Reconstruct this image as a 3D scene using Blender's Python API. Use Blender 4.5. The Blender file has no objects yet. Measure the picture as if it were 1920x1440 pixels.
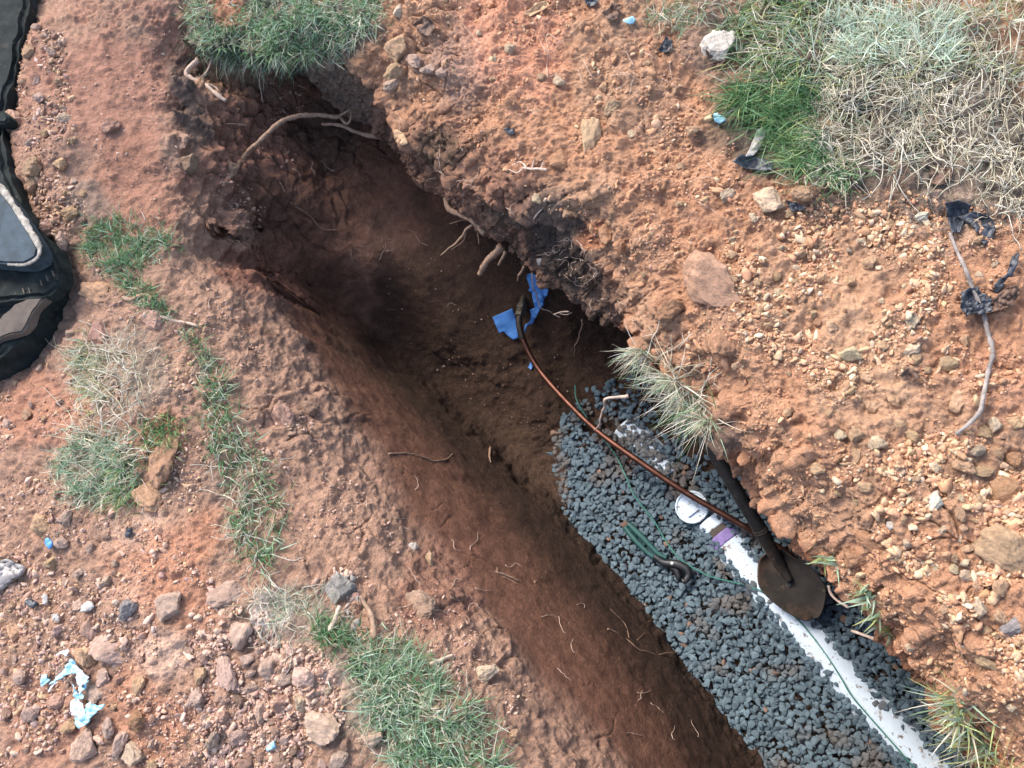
import bpy, bmesh, math, random
import numpy as np
from mathutils import Vector, Matrix
R = math.radians
rng = np.random.default_rng(7)
random.seed(7)
C = bpy.context.scene.collection
SC = bpy.context.scene

# ------------------------------------------------------------------ camera, sky, sun, exposure
F_PX, CX, CY = 1566.0, 960.0, 720.0          # focal length in pixels of the 1920 px wide photograph
NADIR = (1480.0, 1230.0)                     # where the camera sees straight down
CAM = np.array([0.0, 0.0, 1.6])
_d = np.array([(NADIR[0]-CX)/F_PX, -(NADIR[1]-CY)/F_PX, -1.0]); _d /= np.linalg.norm(_d)
WZ = -_d
WY = np.array([0, 1.0, 0]) - WZ*WZ[1]; WY /= np.linalg.norm(WY)
WX = np.cross(WY, WZ)
ROT = np.stack([WX, WY, WZ])                 # camera space -> world
cam = bpy.data.cameras.new('camera'); co = bpy.data.objects.new('camera', cam); C.objects.link(co)
co.matrix_world = Matrix.Translation(CAM.tolist()) @ Matrix(ROT.tolist()).to_4x4()
cam.sensor_width = 36.0; cam.lens = 36.0*F_PX/1920.0; cam.clip_start = 0.02; cam.clip_end = 500
SC.camera = co
SUN_AZ, SUN_EL = R(129), R(50)               # direction the light comes from (world azimuth from +x), soft sun
wd = bpy.data.worlds.new('World'); SC.world = wd; wd.use_nodes = True
nt = wd.node_tree
sky = nt.nodes.new('ShaderNodeTexSky'); sky.sky_type = 'NISHITA'; sky.sun_disc = False
sky.sun_elevation = SUN_EL; sky.sun_rotation = R(90) - SUN_AZ; sky.dust_density = 3.0; sky.air_density = 1.0
nt.links.new(sky.outputs[0], nt.nodes['Background'].inputs[0]); nt.nodes['Background'].inputs[1].default_value = 0.14
sl = bpy.data.lights.new('sun', 'SUN'); sl.energy = 1.35; sl.angle = R(24); sl.color = (1.0, 0.95, 0.88)
so = bpy.data.objects.new('sun', sl); C.objects.link(so)
sdir = Vector((math.cos(SUN_AZ)*math.cos(SUN_EL), math.sin(SUN_AZ)*math.cos(SUN_EL), math.sin(SUN_EL)))
so.rotation_euler = sdir.to_track_quat('Z', 'Y').to_euler(); so.location = (sdir*8)
SC.view_settings.view_transform = 'Standard'; SC.view_settings.look = 'None'
SC.view_settings.exposure = 1.52; SC.view_settings.gamma = 1.0
SC.render.engine = 'CYCLES'
SC.cycles.max_bounces = 6; SC.cycles.diffuse_bounces = 4

# ------------------------------------------------------------------ helpers: projection, noise
def ray(px, py):
    v = np.stack([(np.asarray(px, float)-CX)/F_PX, -(np.asarray(py, float)-CY)/F_PX, -np.ones(np.shape(px))], -1)
    return v @ ROT.T
def at(px, py, z):
    r = ray(px, py); t = (np.asarray(z, float)-CAM[2])/r[..., 2]
    return CAM + r*t[..., None]
def proj(P):
    v = (P - CAM) @ ROT
    return CX + F_PX*v[..., 0]/-v[..., 2], CY - F_PX*v[..., 1]/-v[..., 2]
def depth_of(p):
    return -float(((np.asarray(p)-CAM) @ ROT)[2])

def _perm(seed):
    r = np.random.default_rng(seed); p = r.permutation(256).astype(np.int64)
    g = r.normal(size=(256, 3)).astype(np.float32); g /= np.linalg.norm(g, axis=1)[:, None]
    return np.concatenate([p, p, p]), g
_PC = {}
def perlin(P, seed=0):
    if seed not in _PC: _PC[seed] = _perm(seed)
    p, g = _PC[seed]
    P = np.asarray(P, np.float32)
    i = np.floor(P).astype(np.int64); f = P - i
    u = f*f*f*(f*(f*6-15)+10)
    i &= 255
    out = np.zeros(len(P), np.float32)
    for dx in (0, 1):
        wx = u[:, 0] if dx else 1-u[:, 0]
        a = p[(i[:, 0]+dx) & 255]
        for dy in (0, 1):
            wy = u[:, 1] if dy else 1-u[:, 1]
            b = p[a + ((i[:, 1]+dy) & 255)]
            for dz in (0, 1):
                wz = u[:, 2] if dz else 1-u[:, 2]
                h = p[b + ((i[:, 2]+dz) & 255)]
                gr = g[h]
                out += wx*wy*wz*(gr[:, 0]*(f[:, 0]-dx)+gr[:, 1]*(f[:, 1]-dy)+gr[:, 2]*(f[:, 2]-dz))
    return out*1.6
def fbm(P, f, oct=3, seed=0, gain=.5):
    o = 0; a = 1
    for k in range(oct):
        o = o + a*perlin(P*f, seed+k); f *= 2.03; a *= gain
    return o
def worley(P, f, seed=0):
    """2-D cell noise on x,y: distances to the nearest and second nearest feature point, and the cell's random value"""
    p, _ = _PC.setdefault(seed, _perm(seed))
    q = P[:, :2]*f; i = np.floor(q).astype(np.int64); fr = q - i
    f1 = np.full(len(P), 9.); f2 = np.full(len(P), 9.); rid = np.zeros(len(P))
    for dx in (-1, 0, 1):
        for dy in (-1, 0, 1):
            a = p[(i[:, 0]+dx) & 255]; h = p[a + ((i[:, 1]+dy) & 255)]
            ox = (p[h]/255.); oy = (p[h+17]/255.)
            d = np.hypot(dx+ox-fr[:, 0], dy+oy-fr[:, 1])
            n = d < f1
            f2 = np.where(n, f1, np.minimum(f2, d)); rid = np.where(n, p[h+5]/255., rid); f1 = np.minimum(f1, d)
    return f1, f2, rid
def sstep(a, b, x):
    t = np.clip((x-a)/(b-a), 0, 1); return t*t*(3-2*t)

# ------------------------------------------------------------------ helpers: meshes and objects
def mesh_np(name, V, F, mat, col=None, smooth=True, parent=None, add=True):
    """V (n,3), F (m,k) -> one mesh object; col = per-vertex linear colour"""
    me = bpy.data.meshes.new(name)
    V = np.asarray(V, np.float32); F = np.asarray(F, np.int32); k = F.shape[1]
    me.vertices.add(len(V)); me.vertices.foreach_set('co', V.ravel())
    me.loops.add(F.size); me.loops.foreach_set('vertex_index', F.ravel())
    me.polygons.add(len(F)); me.polygons.foreach_set('loop_start', np.arange(0, F.size, k, dtype=np.int32))
    if not smooth: pass
    me.update(calc_edges=True); me.validate()
    me.polygons.foreach_set('use_smooth', np.full(len(me.polygons), smooth))
    if col is not None:
        a = me.attributes.new('Col', 'FLOAT_COLOR', 'POINT')
        c4 = np.ones((len(V), 4), np.float32); c4[:, :3] = col
        a.data.foreach_set('color', c4.ravel())
    if mat: me.materials.append(mat)
    if not add: return me
    o = bpy.data.objects.new(name, me); C.objects.link(o)
    if parent: o.parent = parent
    return o
def tag(o, label=None, cat=None, group=None, kind=None):
    if label: o['label'] = label
    if cat: o['category'] = cat
    if group: o['group'] = group
    if kind: o['kind'] = kind
    return o
def empty(name, loc, label, cat, group=None):
    o = bpy.data.objects.new(name, None); C.objects.link(o); o.location = [float(v) for v in loc]; o.empty_display_size = .03
    return tag(o, label, cat, group)
def under(o, parent):
    """parent a mesh that was built in world coordinates"""
    o.parent = parent; o.matrix_parent_inverse = Matrix.Translation(-Vector(parent.location))
    return o

def tube_arrays(P, rad, n=8, jit=0.0):
    P = np.asarray(P, float); m = len(P)
    rad = np.broadcast_to(np.asarray(rad, float), (m,))
    T = np.gradient(P, axis=0); T /= np.linalg.norm(T, axis=1)[:, None]+1e-9
    ref = np.array([0, 0, 1.0]) if abs(T[0, 2]) < .9 else np.array([1.0, 0, 0])
    N = np.cross(T[0], ref); N /= np.linalg.norm(N); V = []
    for i in range(m):
        N = N - T[i]*np.dot(N, T[i]); N /= np.linalg.norm(N)+1e-9
        B = np.cross(T[i], N); a = np.arange(n)*2*math.pi/n
        r = rad[i]*(1+jit*rng.normal(size=n))
        V.append(P[i] + (np.cos(a)*r)[:, None]*N + (np.sin(a)*r)[:, None]*B)
    V.append(P[:1]); V.append(P[-1:])
    V = np.concatenate(V); F = []
    for i in range(m-1):
        for j in range(n):
            a, b = i*n+j, i*n+(j+1) % n
            F += [(a, b, b+n), (a, b+n, a+n)]
    c0, c1 = m*n, m*n+1
    for j in range(n):
        F.append((c0, (j+1) % n, j)); F.append((c1, (m-1)*n+j, (m-1)*n+(j+1) % n))
    return V, np.array(F)
def smooth_path(P, n):
    """Catmull-Rom through the points"""
    P = np.asarray(P, float); Q = np.concatenate([[2*P[0]-P[1]], P, [2*P[-1]-P[-2]]])
    t = np.linspace(0, len(P)-1, n); i = np.minimum(t.astype(int), len(P)-2); u = (t-i)[:, None]
    a, b, c, d = Q[i], Q[i+1], Q[i+2], Q[i+3]
    return .5*(2*b+(c-a)*u+(2*a-5*b+4*c-d)*u*u+(3*b-a-3*c+d)*u**3)
def join(parts):
    V, F, n = [], [], 0
    for v, f in parts:
        V.append(v); F.append(np.asarray(f)+n); n += len(v)
    return np.concatenate(V), np.concatenate(F)

# ------------------------------------------------------------------ materials
def mat(name, color=None, rough=.8, metal=0., attr=None, var=.0, vscale=20., bump=None, spec=.5, tint=None, trans=0., fleck=None):
    """procedural Principled material. attr: 'Col' (mesh attribute) or 'OBJ' (object colour). bump: list of (scale, strength, distance)
    fleck: (scale, threshold, colour, noise detail) second colour laid in irregular spots"""
    m = bpy.data.materials.new(name); m.use_nodes = True; t = m.node_tree; b = t.nodes['Principled BSDF']
    b.inputs['Roughness'].default_value = rough; b.inputs['Metallic'].default_value = metal
    b.inputs['Specular IOR Level'].default_value = spec
    tc = t.nodes.new('ShaderNodeTexCoord')
    if attr == 'Col':
        n = t.nodes.new('ShaderNodeAttribute'); n.attribute_name = 'Col'; src = n.outputs['Color']
    elif attr == 'OBJ':
        n = t.nodes.new('ShaderNodeObjectInfo'); src = n.outputs['Color']
    else:
        n = t.nodes.new('ShaderNodeRGB'); n.outputs[0].default_value = (*color, 1); src = n.outputs[0]
    if var:
        no = t.nodes.new('ShaderNodeTexNoise'); no.inputs['Scale'].default_value = vscale; no.inputs['Detail'].default_value = 6
        no.inputs['Roughness'].default_value = .65; t.links.new(tc.outputs['Object'], no.inputs['Vector'])
        mr = t.nodes.new('ShaderNodeMapRange'); mr.inputs[1].default_value = .3; mr.inputs[2].default_value = .7
        mr.inputs[3].default_value = 1-var; mr.inputs[4].default_value = 1+var
        t.links.new(no.outputs['Fac'], mr.inputs[0])
        mx = t.nodes.new('ShaderNodeMix'); mx.data_type = 'RGBA'; mx.blend_type = 'MULTIPLY'; mx.inputs[0].default_value = 1
        t.links.new(src, mx.inputs[6]); t.links.new(mr.outputs[0], mx.inputs[7]); src = mx.outputs[2]
    for fs in (fleck or []):
        no = t.nodes.new('ShaderNodeTexNoise'); no.inputs['Scale'].default_value = fs[0]; no.inputs['Detail'].default_value = fs[3]
        no.inputs['Roughness'].default_value = .7
        t.links.new(tc.outputs['Object'], no.inputs['Vector'])
        cr = t.nodes.new('ShaderNodeMapRange'); cr.inputs[1].default_value = fs[1]; cr.inputs[2].default_value = fs[1]+fs[4]
        t.links.new(no.outputs['Fac'], cr.inputs[0])
        mx = t.nodes.new('ShaderNodeMix'); mx.data_type = 'RGBA'; mx.inputs[7].default_value = (*fs[2], 1)
        t.links.new(cr.outputs[0], mx.inputs[0]); t.links.new(src, mx.inputs[6]); src = mx.outputs[2]
    t.links.new(src, b.inputs['Base Color'])
    prev = None
    for sc, st, ds in (bump or []):
        no = t.nodes.new('ShaderNodeTexNoise'); no.inputs['Scale'].default_value = sc; no.inputs['Detail'].default_value = 5
        no.inputs['Roughness'].default_value = .65; t.links.new(tc.outputs['Object'], no.inputs['Vector'])
        bp = t.nodes.new('ShaderNodeBump'); bp.inputs['Strength'].default_value = st; bp.inputs['Distance'].default_value = ds
        t.links.new(no.outputs['Fac'], bp.inputs['Height'])
        if prev: t.links.new(prev, bp.inputs['Normal'])
        prev = bp.outputs[0]
    if prev: t.links.new(prev, b.inputs['Normal'])
    if trans:
        tr = t.nodes.new('ShaderNodeBsdfTranslucent'); t.links.new(src, tr.inputs[0])
        ms = t.nodes.new('ShaderNodeMixShader'); ms.inputs[0].default_value = trans
        t.links.new(b.outputs[0], ms.inputs[1]); t.links.new(tr.outputs[0], ms.inputs[2])
        t.links.new(ms.outputs[0], t.nodes['Material Output'].inputs['Surface'])
    return m
M = {}
M['soil'] = mat('soil', attr='Col', rough=.95, spec=.2, var=.28, vscale=45, bump=[(42, .75, .014), (115, .9, .009), (290, .9, .005)],
                fleck=[(240, .66, (.55, .36, .25), 3, .06), (90, .68, (.16, .08, .05), 3, .12)])
M['clod'] = mat('clod', attr='OBJ', rough=.95, spec=.15, var=.3, vscale=2.2, bump=[(5, .9, .006), (16, .9, .004), (40, .7, .002)], fleck=[(7, .68, (.56, .38, .26), 5, .1)])
M['crumb'] = mat('crumb', attr='Col', rough=.95, spec=.2, var=.2, vscale=120, bump=[(400, .6, .003)])
M['gravel'] = mat('gravel', attr='Col', rough=.75, spec=.4, var=.22, vscale=90, bump=[(300, .35, .002)])
M['grass'] = mat('grass', attr='Col', rough=.6, spec=.3, trans=.3)
M['root'] = mat('root', color=(.30, .19, .125), rough=.85, var=.4, vscale=90, bump=[(250, .6, .003)])
M['paleroot'] = mat('paleroot', color=(.52, .38, .29), rough=.8, var=.35, vscale=90, bump=[(250, .5, .002)])
M['darkroot'] = mat('darkroot', color=(.13, .075, .05), rough=.85, var=.4, vscale=90, bump=[(250, .6, .003)])
M['greywood'] = mat('greywood', color=(.30, .27, .25), rough=.85, var=.5, vscale=70, bump=[(200, .7, .004)])

# ------------------------------------------------------------------ the ground: two sheets that meet in the trench
# left ground, trench wall, floor and end wall: control points (pixel x, pixel y, height)
CTRL = [
 # ground on the left
 (-250,1700,0),(100,1700,0),(500,1700,-.01),(-250,1250,0),(0,1440,0),(300,1420,0.01),(560,1420,.0),(760,1440,.0),(0,1250,0),(200,1230,.02),(420,1260,.02),
 (0,1060,0),(150,1080,.02),(330,1060,.045),(-250,900,0),(0,880,0),(110,880,.02),(250,900,.045),(-200,650,0),(0,760,-.02),(70,660,-.02),(130,600,0),(180,700,.03),
 (230,820,.05),(300,740,.05),(260,640,.04),(170,540,.04),(230,440,.02),(330,1180,.05),(520,1240,.02),
 # rim
 (345,640,.0),(400,760,.0),(430,860,-.01),(480,980,-.01),(550,1090,-.01),(660,1190,-.01),(800,1290,-.01),(900,1400,-.01),(940,1480,-.01),(1100,1700,-.01),
 # slope under the rim
 (360,500,-.05),(450,600,-.08),(520,720,-.10),(590,850,-.11),(660,960,-.12),(760,1090,-.12),(880,1220,-.12),(990,1360,-.12),(1060,1460,-.12),(1250,1750,-.12),
 # shoulder where the smooth cut wall begins
 (470,480,-.18),(540,590,-.24),(640,730,-.28),(740,880,-.29),(840,1030,-.29),(960,1170,-.29),(1080,1320,-.29),(1180,1460,-.29),(1380,1750,-.29),
 # middle of the wall
 (540,540,-.40),(660,670,-.50),(790,800,-.55),(910,930,-.57),(1030,1070,-.57),(1140,1200,-.57),(1250,1350,-.57),(1320,1460,-.57),(1500,1750,-.57),
 # foot of the wall
 (590,540,-.55),(680,625,-.72),(770,705,-.82),(870,790,-.88),(965,880,-.90),(1060,965,-.91),(1155,1075,-.91),(1262,1200,-.91),(1350,1320,-.91),(1440,1440,-.91),(1620,1750,-.91),
 # floor
 (1000,780,-.89),(1080,760,-.9),(1150,880,-.91),(1250,1000,-.91),(1350,1150,-.91),(1450,1300,-.91),(1560,1440,-.91),(1300,850,-.91),(1400,950,-.91),(1530,1100,-.91),(1700,1300,-.91),
 (1850,1460,-.91),(2050,1750,-.91),(1500,900,-.91),(1900,1250,-.91),(2200,1600,-.91),(1000,690,-.87),(930,720,-.87),(1100,680,-.89),(1250,740,-.9),(1000,620,-.82),(900,660,-.82),(1150,600,-.87),
 # end wall, leaning back
 (840,620,-.76),(950,560,-.74),(1030,540,-.75),(800,520,-.62),(900,480,-.64),(700,500,-.57),(640,480,-.52),(560,450,-.44),(720,400,-.52),(640,380,-.44),(820,400,-.57),(760,320,-.5),
 (600,300,-.40),(680,280,-.46),(620,220,-.42),(520,360,-.30),(480,420,-.24),(520,290,-.28),(450,330,-.19),(560,210,-.34),(500,190,-.26),(440,190,-.16),(420,260,-.14),(380,330,-.08),
 (390,420,-.08),(470,130,-.20),(560,150,-.28),(400,130,-.14),(640,150,-.38),
 # heap at the upper left
 (318,200,.03),(318,140,.03),(346,160,-.06),(350,215,-.07),(345,250,-.05),(322,250,.02),(372,285,-.07),(325,20,.01),(250,60,.04),(150,50,.08),(250,220,.03),(150,200,.08),(250,350,.01),(160,330,.05),(80,180,.12),(90,280,.12),(110,370,.10),(150,450,.05),
 (40,300,.08),(70,60,.12),(45,120,.1),(20,220,-.02),(15,60,-.04),(30,420,.0),(110,540,.0),(-100,100,-.05),(-200,350,-.05),(-100,-200,.0),(150,-200,.05),(330,-200,.0),
 (600,-200,-.1),(1000,-200,-.2),(1500,-200,-.3),(2000,0,-.5),(1100,200,-.6),(1400,500,-.8),(1700,800,-.9),(2200,1200,-.9),(2200,500,-.7),
]
CT = np.array(CTRL, float)
def _cr(A, n):
    A = np.array(A, float); Q_ = np.concatenate([[2*A[0]-A[1]], A, [2*A[-1]-A[-2]]]); o_ = []
    for i in range(len(A)-1):
        for u in np.linspace(0, 1, n, endpoint=False)[1:]:
            a, b, c, d = Q_[i:i+4]; o_.append(.5*(2*b+(c-a)*u+(2*a-5*b+4*c-d)*u*u+(3*b-a-3*c+d)*u**3))
    return o_
_ex = []
for key0, key1 in [((345,640),(1100,1700)), ((450,600),(1250,1750)), ((470,480),(1380,1750)), ((540,540),(1500,1750)), ((590,540),(1620,1750))]:
    i0 = [k for k, q in enumerate(CTRL) if q[:2] == key0][0]; i1 = [k for k, q in enumerate(CTRL) if q[:2] == key1][0]
    _ex += _cr(CTRL[i0:i1+1], 3)
CT = np.concatenate([CT, np.array(_ex)])
CW = at(CT[:, 0], CT[:, 1], CT[:, 2])
_D = np.linalg.norm(CW[:, None, :2]-CW[None, :, :2], axis=-1)
_n = len(CW)
_A = np.zeros((_n+3, _n+3)); _A[:_n, :_n] = _D + np.eye(_n)*-.004
_A[:_n, _n] = 1; _A[:_n, _n+1:] = CW[:, :2]; _A[_n:, :_n] = _A[:_n, _n:].T
_w = np.linalg.solve(_A, np.concatenate([CW[:, 2], np.zeros(3)]))
def left_z(xy):
    out = np.empty(len(xy))
    for s in range(0, len(xy), 40000):
        q = xy[s:s+40000]; d = np.sqrt(((q[:, None]-CW[None, :, :2])**2).sum(-1))
        out[s:s+40000] = d @ _w[:_n] + _w[_n] + q @ _w[_n+1:]
    return out
def grid_faces(nu, nv):
    i = np.arange(nu*nv).reshape(nu, nv)
    return np.stack([i[:-1, :-1], i[1:, :-1], i[1:, 1:], i[:-1, 1:]], -1).reshape(-1, 4)
def grid_normals(P):
    a = np.gradient(P, axis=0); b = np.gradient(P, axis=1); n = np.cross(a, b)
    n /= np.linalg.norm(n, axis=-1)[..., None]+1e-12
    return n
TR = at(np.array([1700., 700.]), np.array([1440., 500.]), np.array([-.9, -.9])); TR = (TR[1]-TR[0]); TR[2] = 0; TR /= np.linalg.norm(TR)   # along the trench
AC = np.array([-TR[1], TR[0], 0])
def paint(col, px, py, warp, spots):
    for (x, y, r, c, s) in spots:
        d = np.hypot(px-x, py-y)/r + warp*.55
        w = s*sstep(1.15, .55, d); col += (np.array(c)-col)*w[:, None]
    return col

STEP = 2.5
gx = np.arange(-260, 2260, STEP); gy = np.arange(-240, 1800, STEP)
GX, GY = np.meshgrid(gx, gy, indexing='ij')
nu, nv = GX.shape
_e = at(np.array([-300., 2300, -300, 2300]), np.array([-280., -280, 1850, 1850]), np.full(4, -1.05)); _e2 = at(np.array([-300., 2300, -300, 2300]), np.array([-280., -280, 1850, 1850]), np.full(4, .2))
lo = np.minimum(_e.min(0), _e2.min(0))[:2]-.02; hi = np.maximum(_e.max(0), _e2.max(0))[:2]+.02; RS = .006
rx_ = np.arange(lo[0], hi[0], RS); ry_ = np.arange(lo[1], hi[1], RS)
_rg = np.stack(np.meshgrid(rx_, ry_, indexing='ij'), -1); HZ = left_z(_rg.reshape(-1, 2)).reshape(len(rx_), len(ry_))
def hz(q):
    u = np.clip((q[:, 0]-lo[0])/RS, 0, len(rx_)-1.001); v = np.clip((q[:, 1]-lo[1])/RS, 0, len(ry_)-1.001)
    i_ = u.astype(int); j_ = v.astype(int); u = u-i_; v = v-j_
    return (HZ[i_, j_]*(1-u)+HZ[i_+1, j_]*u)*(1-v)+(HZ[i_, j_+1]*(1-u)+HZ[i_+1, j_+1]*u)*v
_r = ray(GX, GY).reshape(-1, 3); zc = np.full(len(_r), -1.0); done = np.zeros(len(_r), bool); prev = np.full(len(_r), .3)
for zl in np.linspace(.26, -1.0, 85):
    t = (zl-CAM[2])/_r[:, 2]; q = CAM[:2]+_r[:, :2]*t[:, None]; dlt = zl-hz(q)
    n_ = (~done) & (dlt <= 0); f_ = prev/(prev-dlt+1e-9); step_ = (.26+1.0)/84
    zc[n_] = zl+step_*(1-f_[n_]); done |= n_; prev = np.where(done, prev, dlt)
for _ in range(2):
    t = (zc-CAM[2])/_r[:, 2]; q = CAM[:2]+_r[:, :2]*t[:, None]; zc = zc*.5+np.clip(hz(q), -1.0, .26)*.5
t = (zc-CAM[2])/_r[:, 2]; xy = CAM[:2]+_r[:, :2]*t[:, None]
z = np.clip(left_z(xy), -1.0, .3)
P = np.concatenate([xy, z[:, None]], 1).reshape(nu, nv, 3)
N = grid_normals(P); N *= np.sign(N[..., 2:3].mean())
Pf = P.reshape(-1, 3); Nf = N.reshape(-1, 3); zf = Pf[:, 2]
px, py = proj(Pf)
slope = 1-np.abs(Nf[:, 2])
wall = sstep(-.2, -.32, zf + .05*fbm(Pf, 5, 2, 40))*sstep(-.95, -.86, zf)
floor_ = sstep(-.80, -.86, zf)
rim = sstep(.03, -.05, zf)*(1-wall)*(1-floor_)
ground = 1-np.clip(wall+rim+floor_, 0, 1)
endw = sstep(760, 560, px + .6*(py-400))*sstep(560, 420, py)*sstep(-.05, -.15, zf)       # rough torn soil of the end wall
heap = sstep(360, 300, px)*sstep(470, 400, py)
along = Pf @ TR; acr = Pf @ AC
S3 = np.stack([along*3.5, acr*21, zf*21], 1)
f1, f2, rid = worley(Pf + .03*np.stack([fbm(Pf, 9, 2, 50), fbm(Pf, 9, 2, 53), zf*0], 1), 11, 3)
g1, g2, gid = worley(Pf + .01*np.stack([fbm(Pf, 25, 2, 60), fbm(Pf, 25, 2, 63), zf*0], 1), 34, 4)
b1 = fbm(Pf, 7, 3, 10); b2 = fbm(Pf, 26, 3, 20); b3 = np.abs(fbm(Pf, 55, 2, 30))
smooth_heap = heap*sstep(95, 150, px)*sstep(45, 90, py)
disp = (wall*(1-endw)*(.0017*fbm(S3, 1, 3, 70) + .0045*b1 + .0022*b2 - .006*sstep(.04, 0, f2-f1)*sstep(.15, .5, b1)*sstep(-.45, -.3, zf))
        + rim*(.013*b1 + .010*b2 - .006*b3 + .010*(rid-.5)*sstep(-.2, .3, b1) - .011*sstep(.06, 0, f2-f1)*sstep(.2, .6, b1+.1))
        + ground*(1-.6*smooth_heap)*(.014*b1 + .008*b2 + .006*(gid-.5)*sstep(.5, .2, g1) - .004*b3)
        + ground*smooth_heap*.006*np.maximum(b2, 0)
        + endw*(.014*b1 + .009*b2 + .012*(rid-.5) - .010*sstep(.08, 0, f2-f1))
        + floor_*(.008*b1 + .006*b2 - .003*b3))
def pebbles(P_, f, seed, part):
    w_ = .28/f; P_ = P_+w_*np.stack([fbm(P_, f*1.3, 2, 270), fbm(P_, f*1.3, 2, 273), P_[:, 2]*0], 1)
    a, _b, i_ = worley(P_, f, seed); keep = sstep(1-part, 1-part+.1, i_); return keep*np.sqrt(np.maximum(0, 1-(a/(.30+.2*i_))**2))
crumbly = ground*(1-.85*smooth_heap) + .22*rim + .4*endw
disp += crumbly*(.0055*pebbles(Pf, 46, 31, .45) + .003*pebbles(Pf, 95, 32, .6))
Pd = Pf + Nf*disp[:, None]
# soil colours: dry pinkish ground, moist red-brown clay on the cut wall, trench shade painted into wall foot, floor and end
warp = fbm(Pf, 6, 3, 80)
c = np.tile(np.array([.40, .243, .168]), (len(Pf), 1))
c += (np.array([.415, .248, .168])-c)*rim[:, None]
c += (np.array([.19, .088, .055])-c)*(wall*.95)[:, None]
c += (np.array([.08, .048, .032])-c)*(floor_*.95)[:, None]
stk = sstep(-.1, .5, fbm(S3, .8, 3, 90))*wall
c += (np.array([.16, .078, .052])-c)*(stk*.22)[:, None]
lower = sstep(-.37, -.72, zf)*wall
c += (np.array([.055, .033, .023])-c)*(lower*.92)[:, None]  # shade towards the wall foot, put into the colour
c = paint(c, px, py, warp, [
 (480,300,170,(.29,.145,.10),.85),(700,420,240,(.21,.104,.066),.9),(500,390,80,(.16,.085,.055),.8),(510,520,80,(.27,.125,.082),.7),(740,520,120,(.33,.175,.12),.85),(880,580,220,(.095,.056,.037),.9),(620,260,90,(.13,.075,.05),.8),  # end wall soil tones with the hollow's shade painted in
 (210,180,170,(.38,.195,.135),.9),(345,150,45,(.17,.12,.095),.85),(345,215,45,(.14,.10,.08),.9),(365,250,40,(.15,.105,.08),.8),(250,350,120,(.36,.18,.12),.8),(90,320,110,(.40,.235,.165),.8),
 (160,380,50,(.27,.2,.155),.7),(230,720,90,(.36,.27,.2),.8),(200,880,80,(.36,.28,.2),.7),(450,900,70,(.30,.21,.155),.6),(540,1150,90,(.36,.27,.21),.7),
 (720,1330,120,(.30,.24,.18),.8),(270,990,70,(.64,.42,.30),.8),(260,1110,60,(.60,.36,.25),.8),(300,1240,60,(.68,.46,.34),.7),(330,1060,110,(.52,.25,.15),.8),
 (280,1350,110,(.50,.25,.155),.8),(510,1140,40,(.75,.62,.55),.8),(600,1290,40,(.72,.5,.38),.7),(90,1380,110,(.44,.23,.155),.7),(80,760,90,(.50,.24,.15),.7),
 (300,830,70,(.45,.2,.12),.7),(820,1110,90,(.26,.12,.08),.6),(860,1260,60,(.33,.2,.14),.6),(940,1370,80,(.33,.2,.14),.6)])
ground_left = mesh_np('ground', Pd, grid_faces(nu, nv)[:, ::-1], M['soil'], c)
tag(ground_left, 'reddish bare clay ground with the cut trench wall and floor', None, None, 'structure')

# right bank: profile stations along the broken edge: lip, crust edge, ground, outside (pixel x, y, height)
ST = [
 [(338,100,-.12),(335,60,-.10),(330,0,-.08),(300,-260,-.06)],
 [(400,116,-.10),(395,72,.0),(385,10,.02),(380,-260,.03)],
 [(480,126,-.12),(475,88,.0),(470,20,.02),(480,-260,.03)],
 [(560,133,-.14),(560,98,-.01),(570,30,.02),(620,-260,.03)],
 [(605,180,-.26),(640,112,-.06),(690,30,.01),(760,-260,.03)],
 [(660,235,-.31),(705,175,-.09),(800,60,0),(900,-260,.03)],
 [(720,280,-.33),(735,255,-.14),(900,130,0),(1100,-260,.04)],
 [(780,328,-.33),(822,290,-.13),(980,170,0),(1280,-260,.04)],
 [(850,388,-.33),(905,365,-.13),(1060,250,0),(1500,-260,.05)],
 [(910,438,-.33),(982,365,-.12),(1120,320,0),(1750,-260,.05)],
 [(980,497,-.33),(1075,425,-.12),(1180,380,0),(2050,-260,.05)],
 [(1050,552,-.33),(1118,482,-.11),(1240,430,0),(2260,0,.06)],
 [(1130,612,-.32),(1180,570,-.12),(1300,500,0),(2260,200,.06)],
 [(1195,655,-.27),(1218,638,-.12),(1340,570,.0),(2260,380,.06)],
 [(1245,715,-.23),(1270,690,-.11),(1400,640,.01),(2260,560,.06)],
 [(1298,800,-.22),(1325,778,-.11),(1470,720,.02),(2260,720,.06)],
 [(1368,880,-.21),(1395,864,-.11),(1540,810,.02),(2260,880,.06)],
 [(1424,962,-.21),(1450,948,-.11),(1600,890,.02),(2260,1000,.06)],
 [(1494,1042,-.21),(1524,1025,-.11),(1660,970,.02),(2260,1100,.06)],
 [(1590,1150,-.21),(1625,1130,-.11),(1740,1070,.02),(2260,1200,.06)],
 [(1660,1232,-.21),(1692,1210,-.11),(1800,1150,.02),(2260,1300,.06)],
 [(1740,1312,-.21),(1775,1290,-.11),(1880,1240,.02),(2260,1400,.06)],
 [(1810,1402,-.21),(1840,1380,-.11),(1950,1330,.02),(2300,1500,.06)],
 [(1880,1492,-.21),(1915,1475,-.11),(2020,1420,.02),(2300,1620,.06)],
 [(2060,1720,-.21),(2090,1700,-.11),(2200,1650,.02),(2400,1850,.06)],
]
ST = np.array(ST, float)
SW = at(ST[..., 0], ST[..., 1], ST[..., 2])                     # (stations, 4, 3) world
_sl = np.concatenate([[0], np.cumsum(np.linalg.norm(np.diff(SW[:, 0], axis=0), axis=1))])
ns = 1100
sv = np.linspace(0, _sl[-1], ns)
def resample(A):
    return np.stack([np.interp(sv, _sl, A[:, k]) for k in range(3)], 1)
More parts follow.
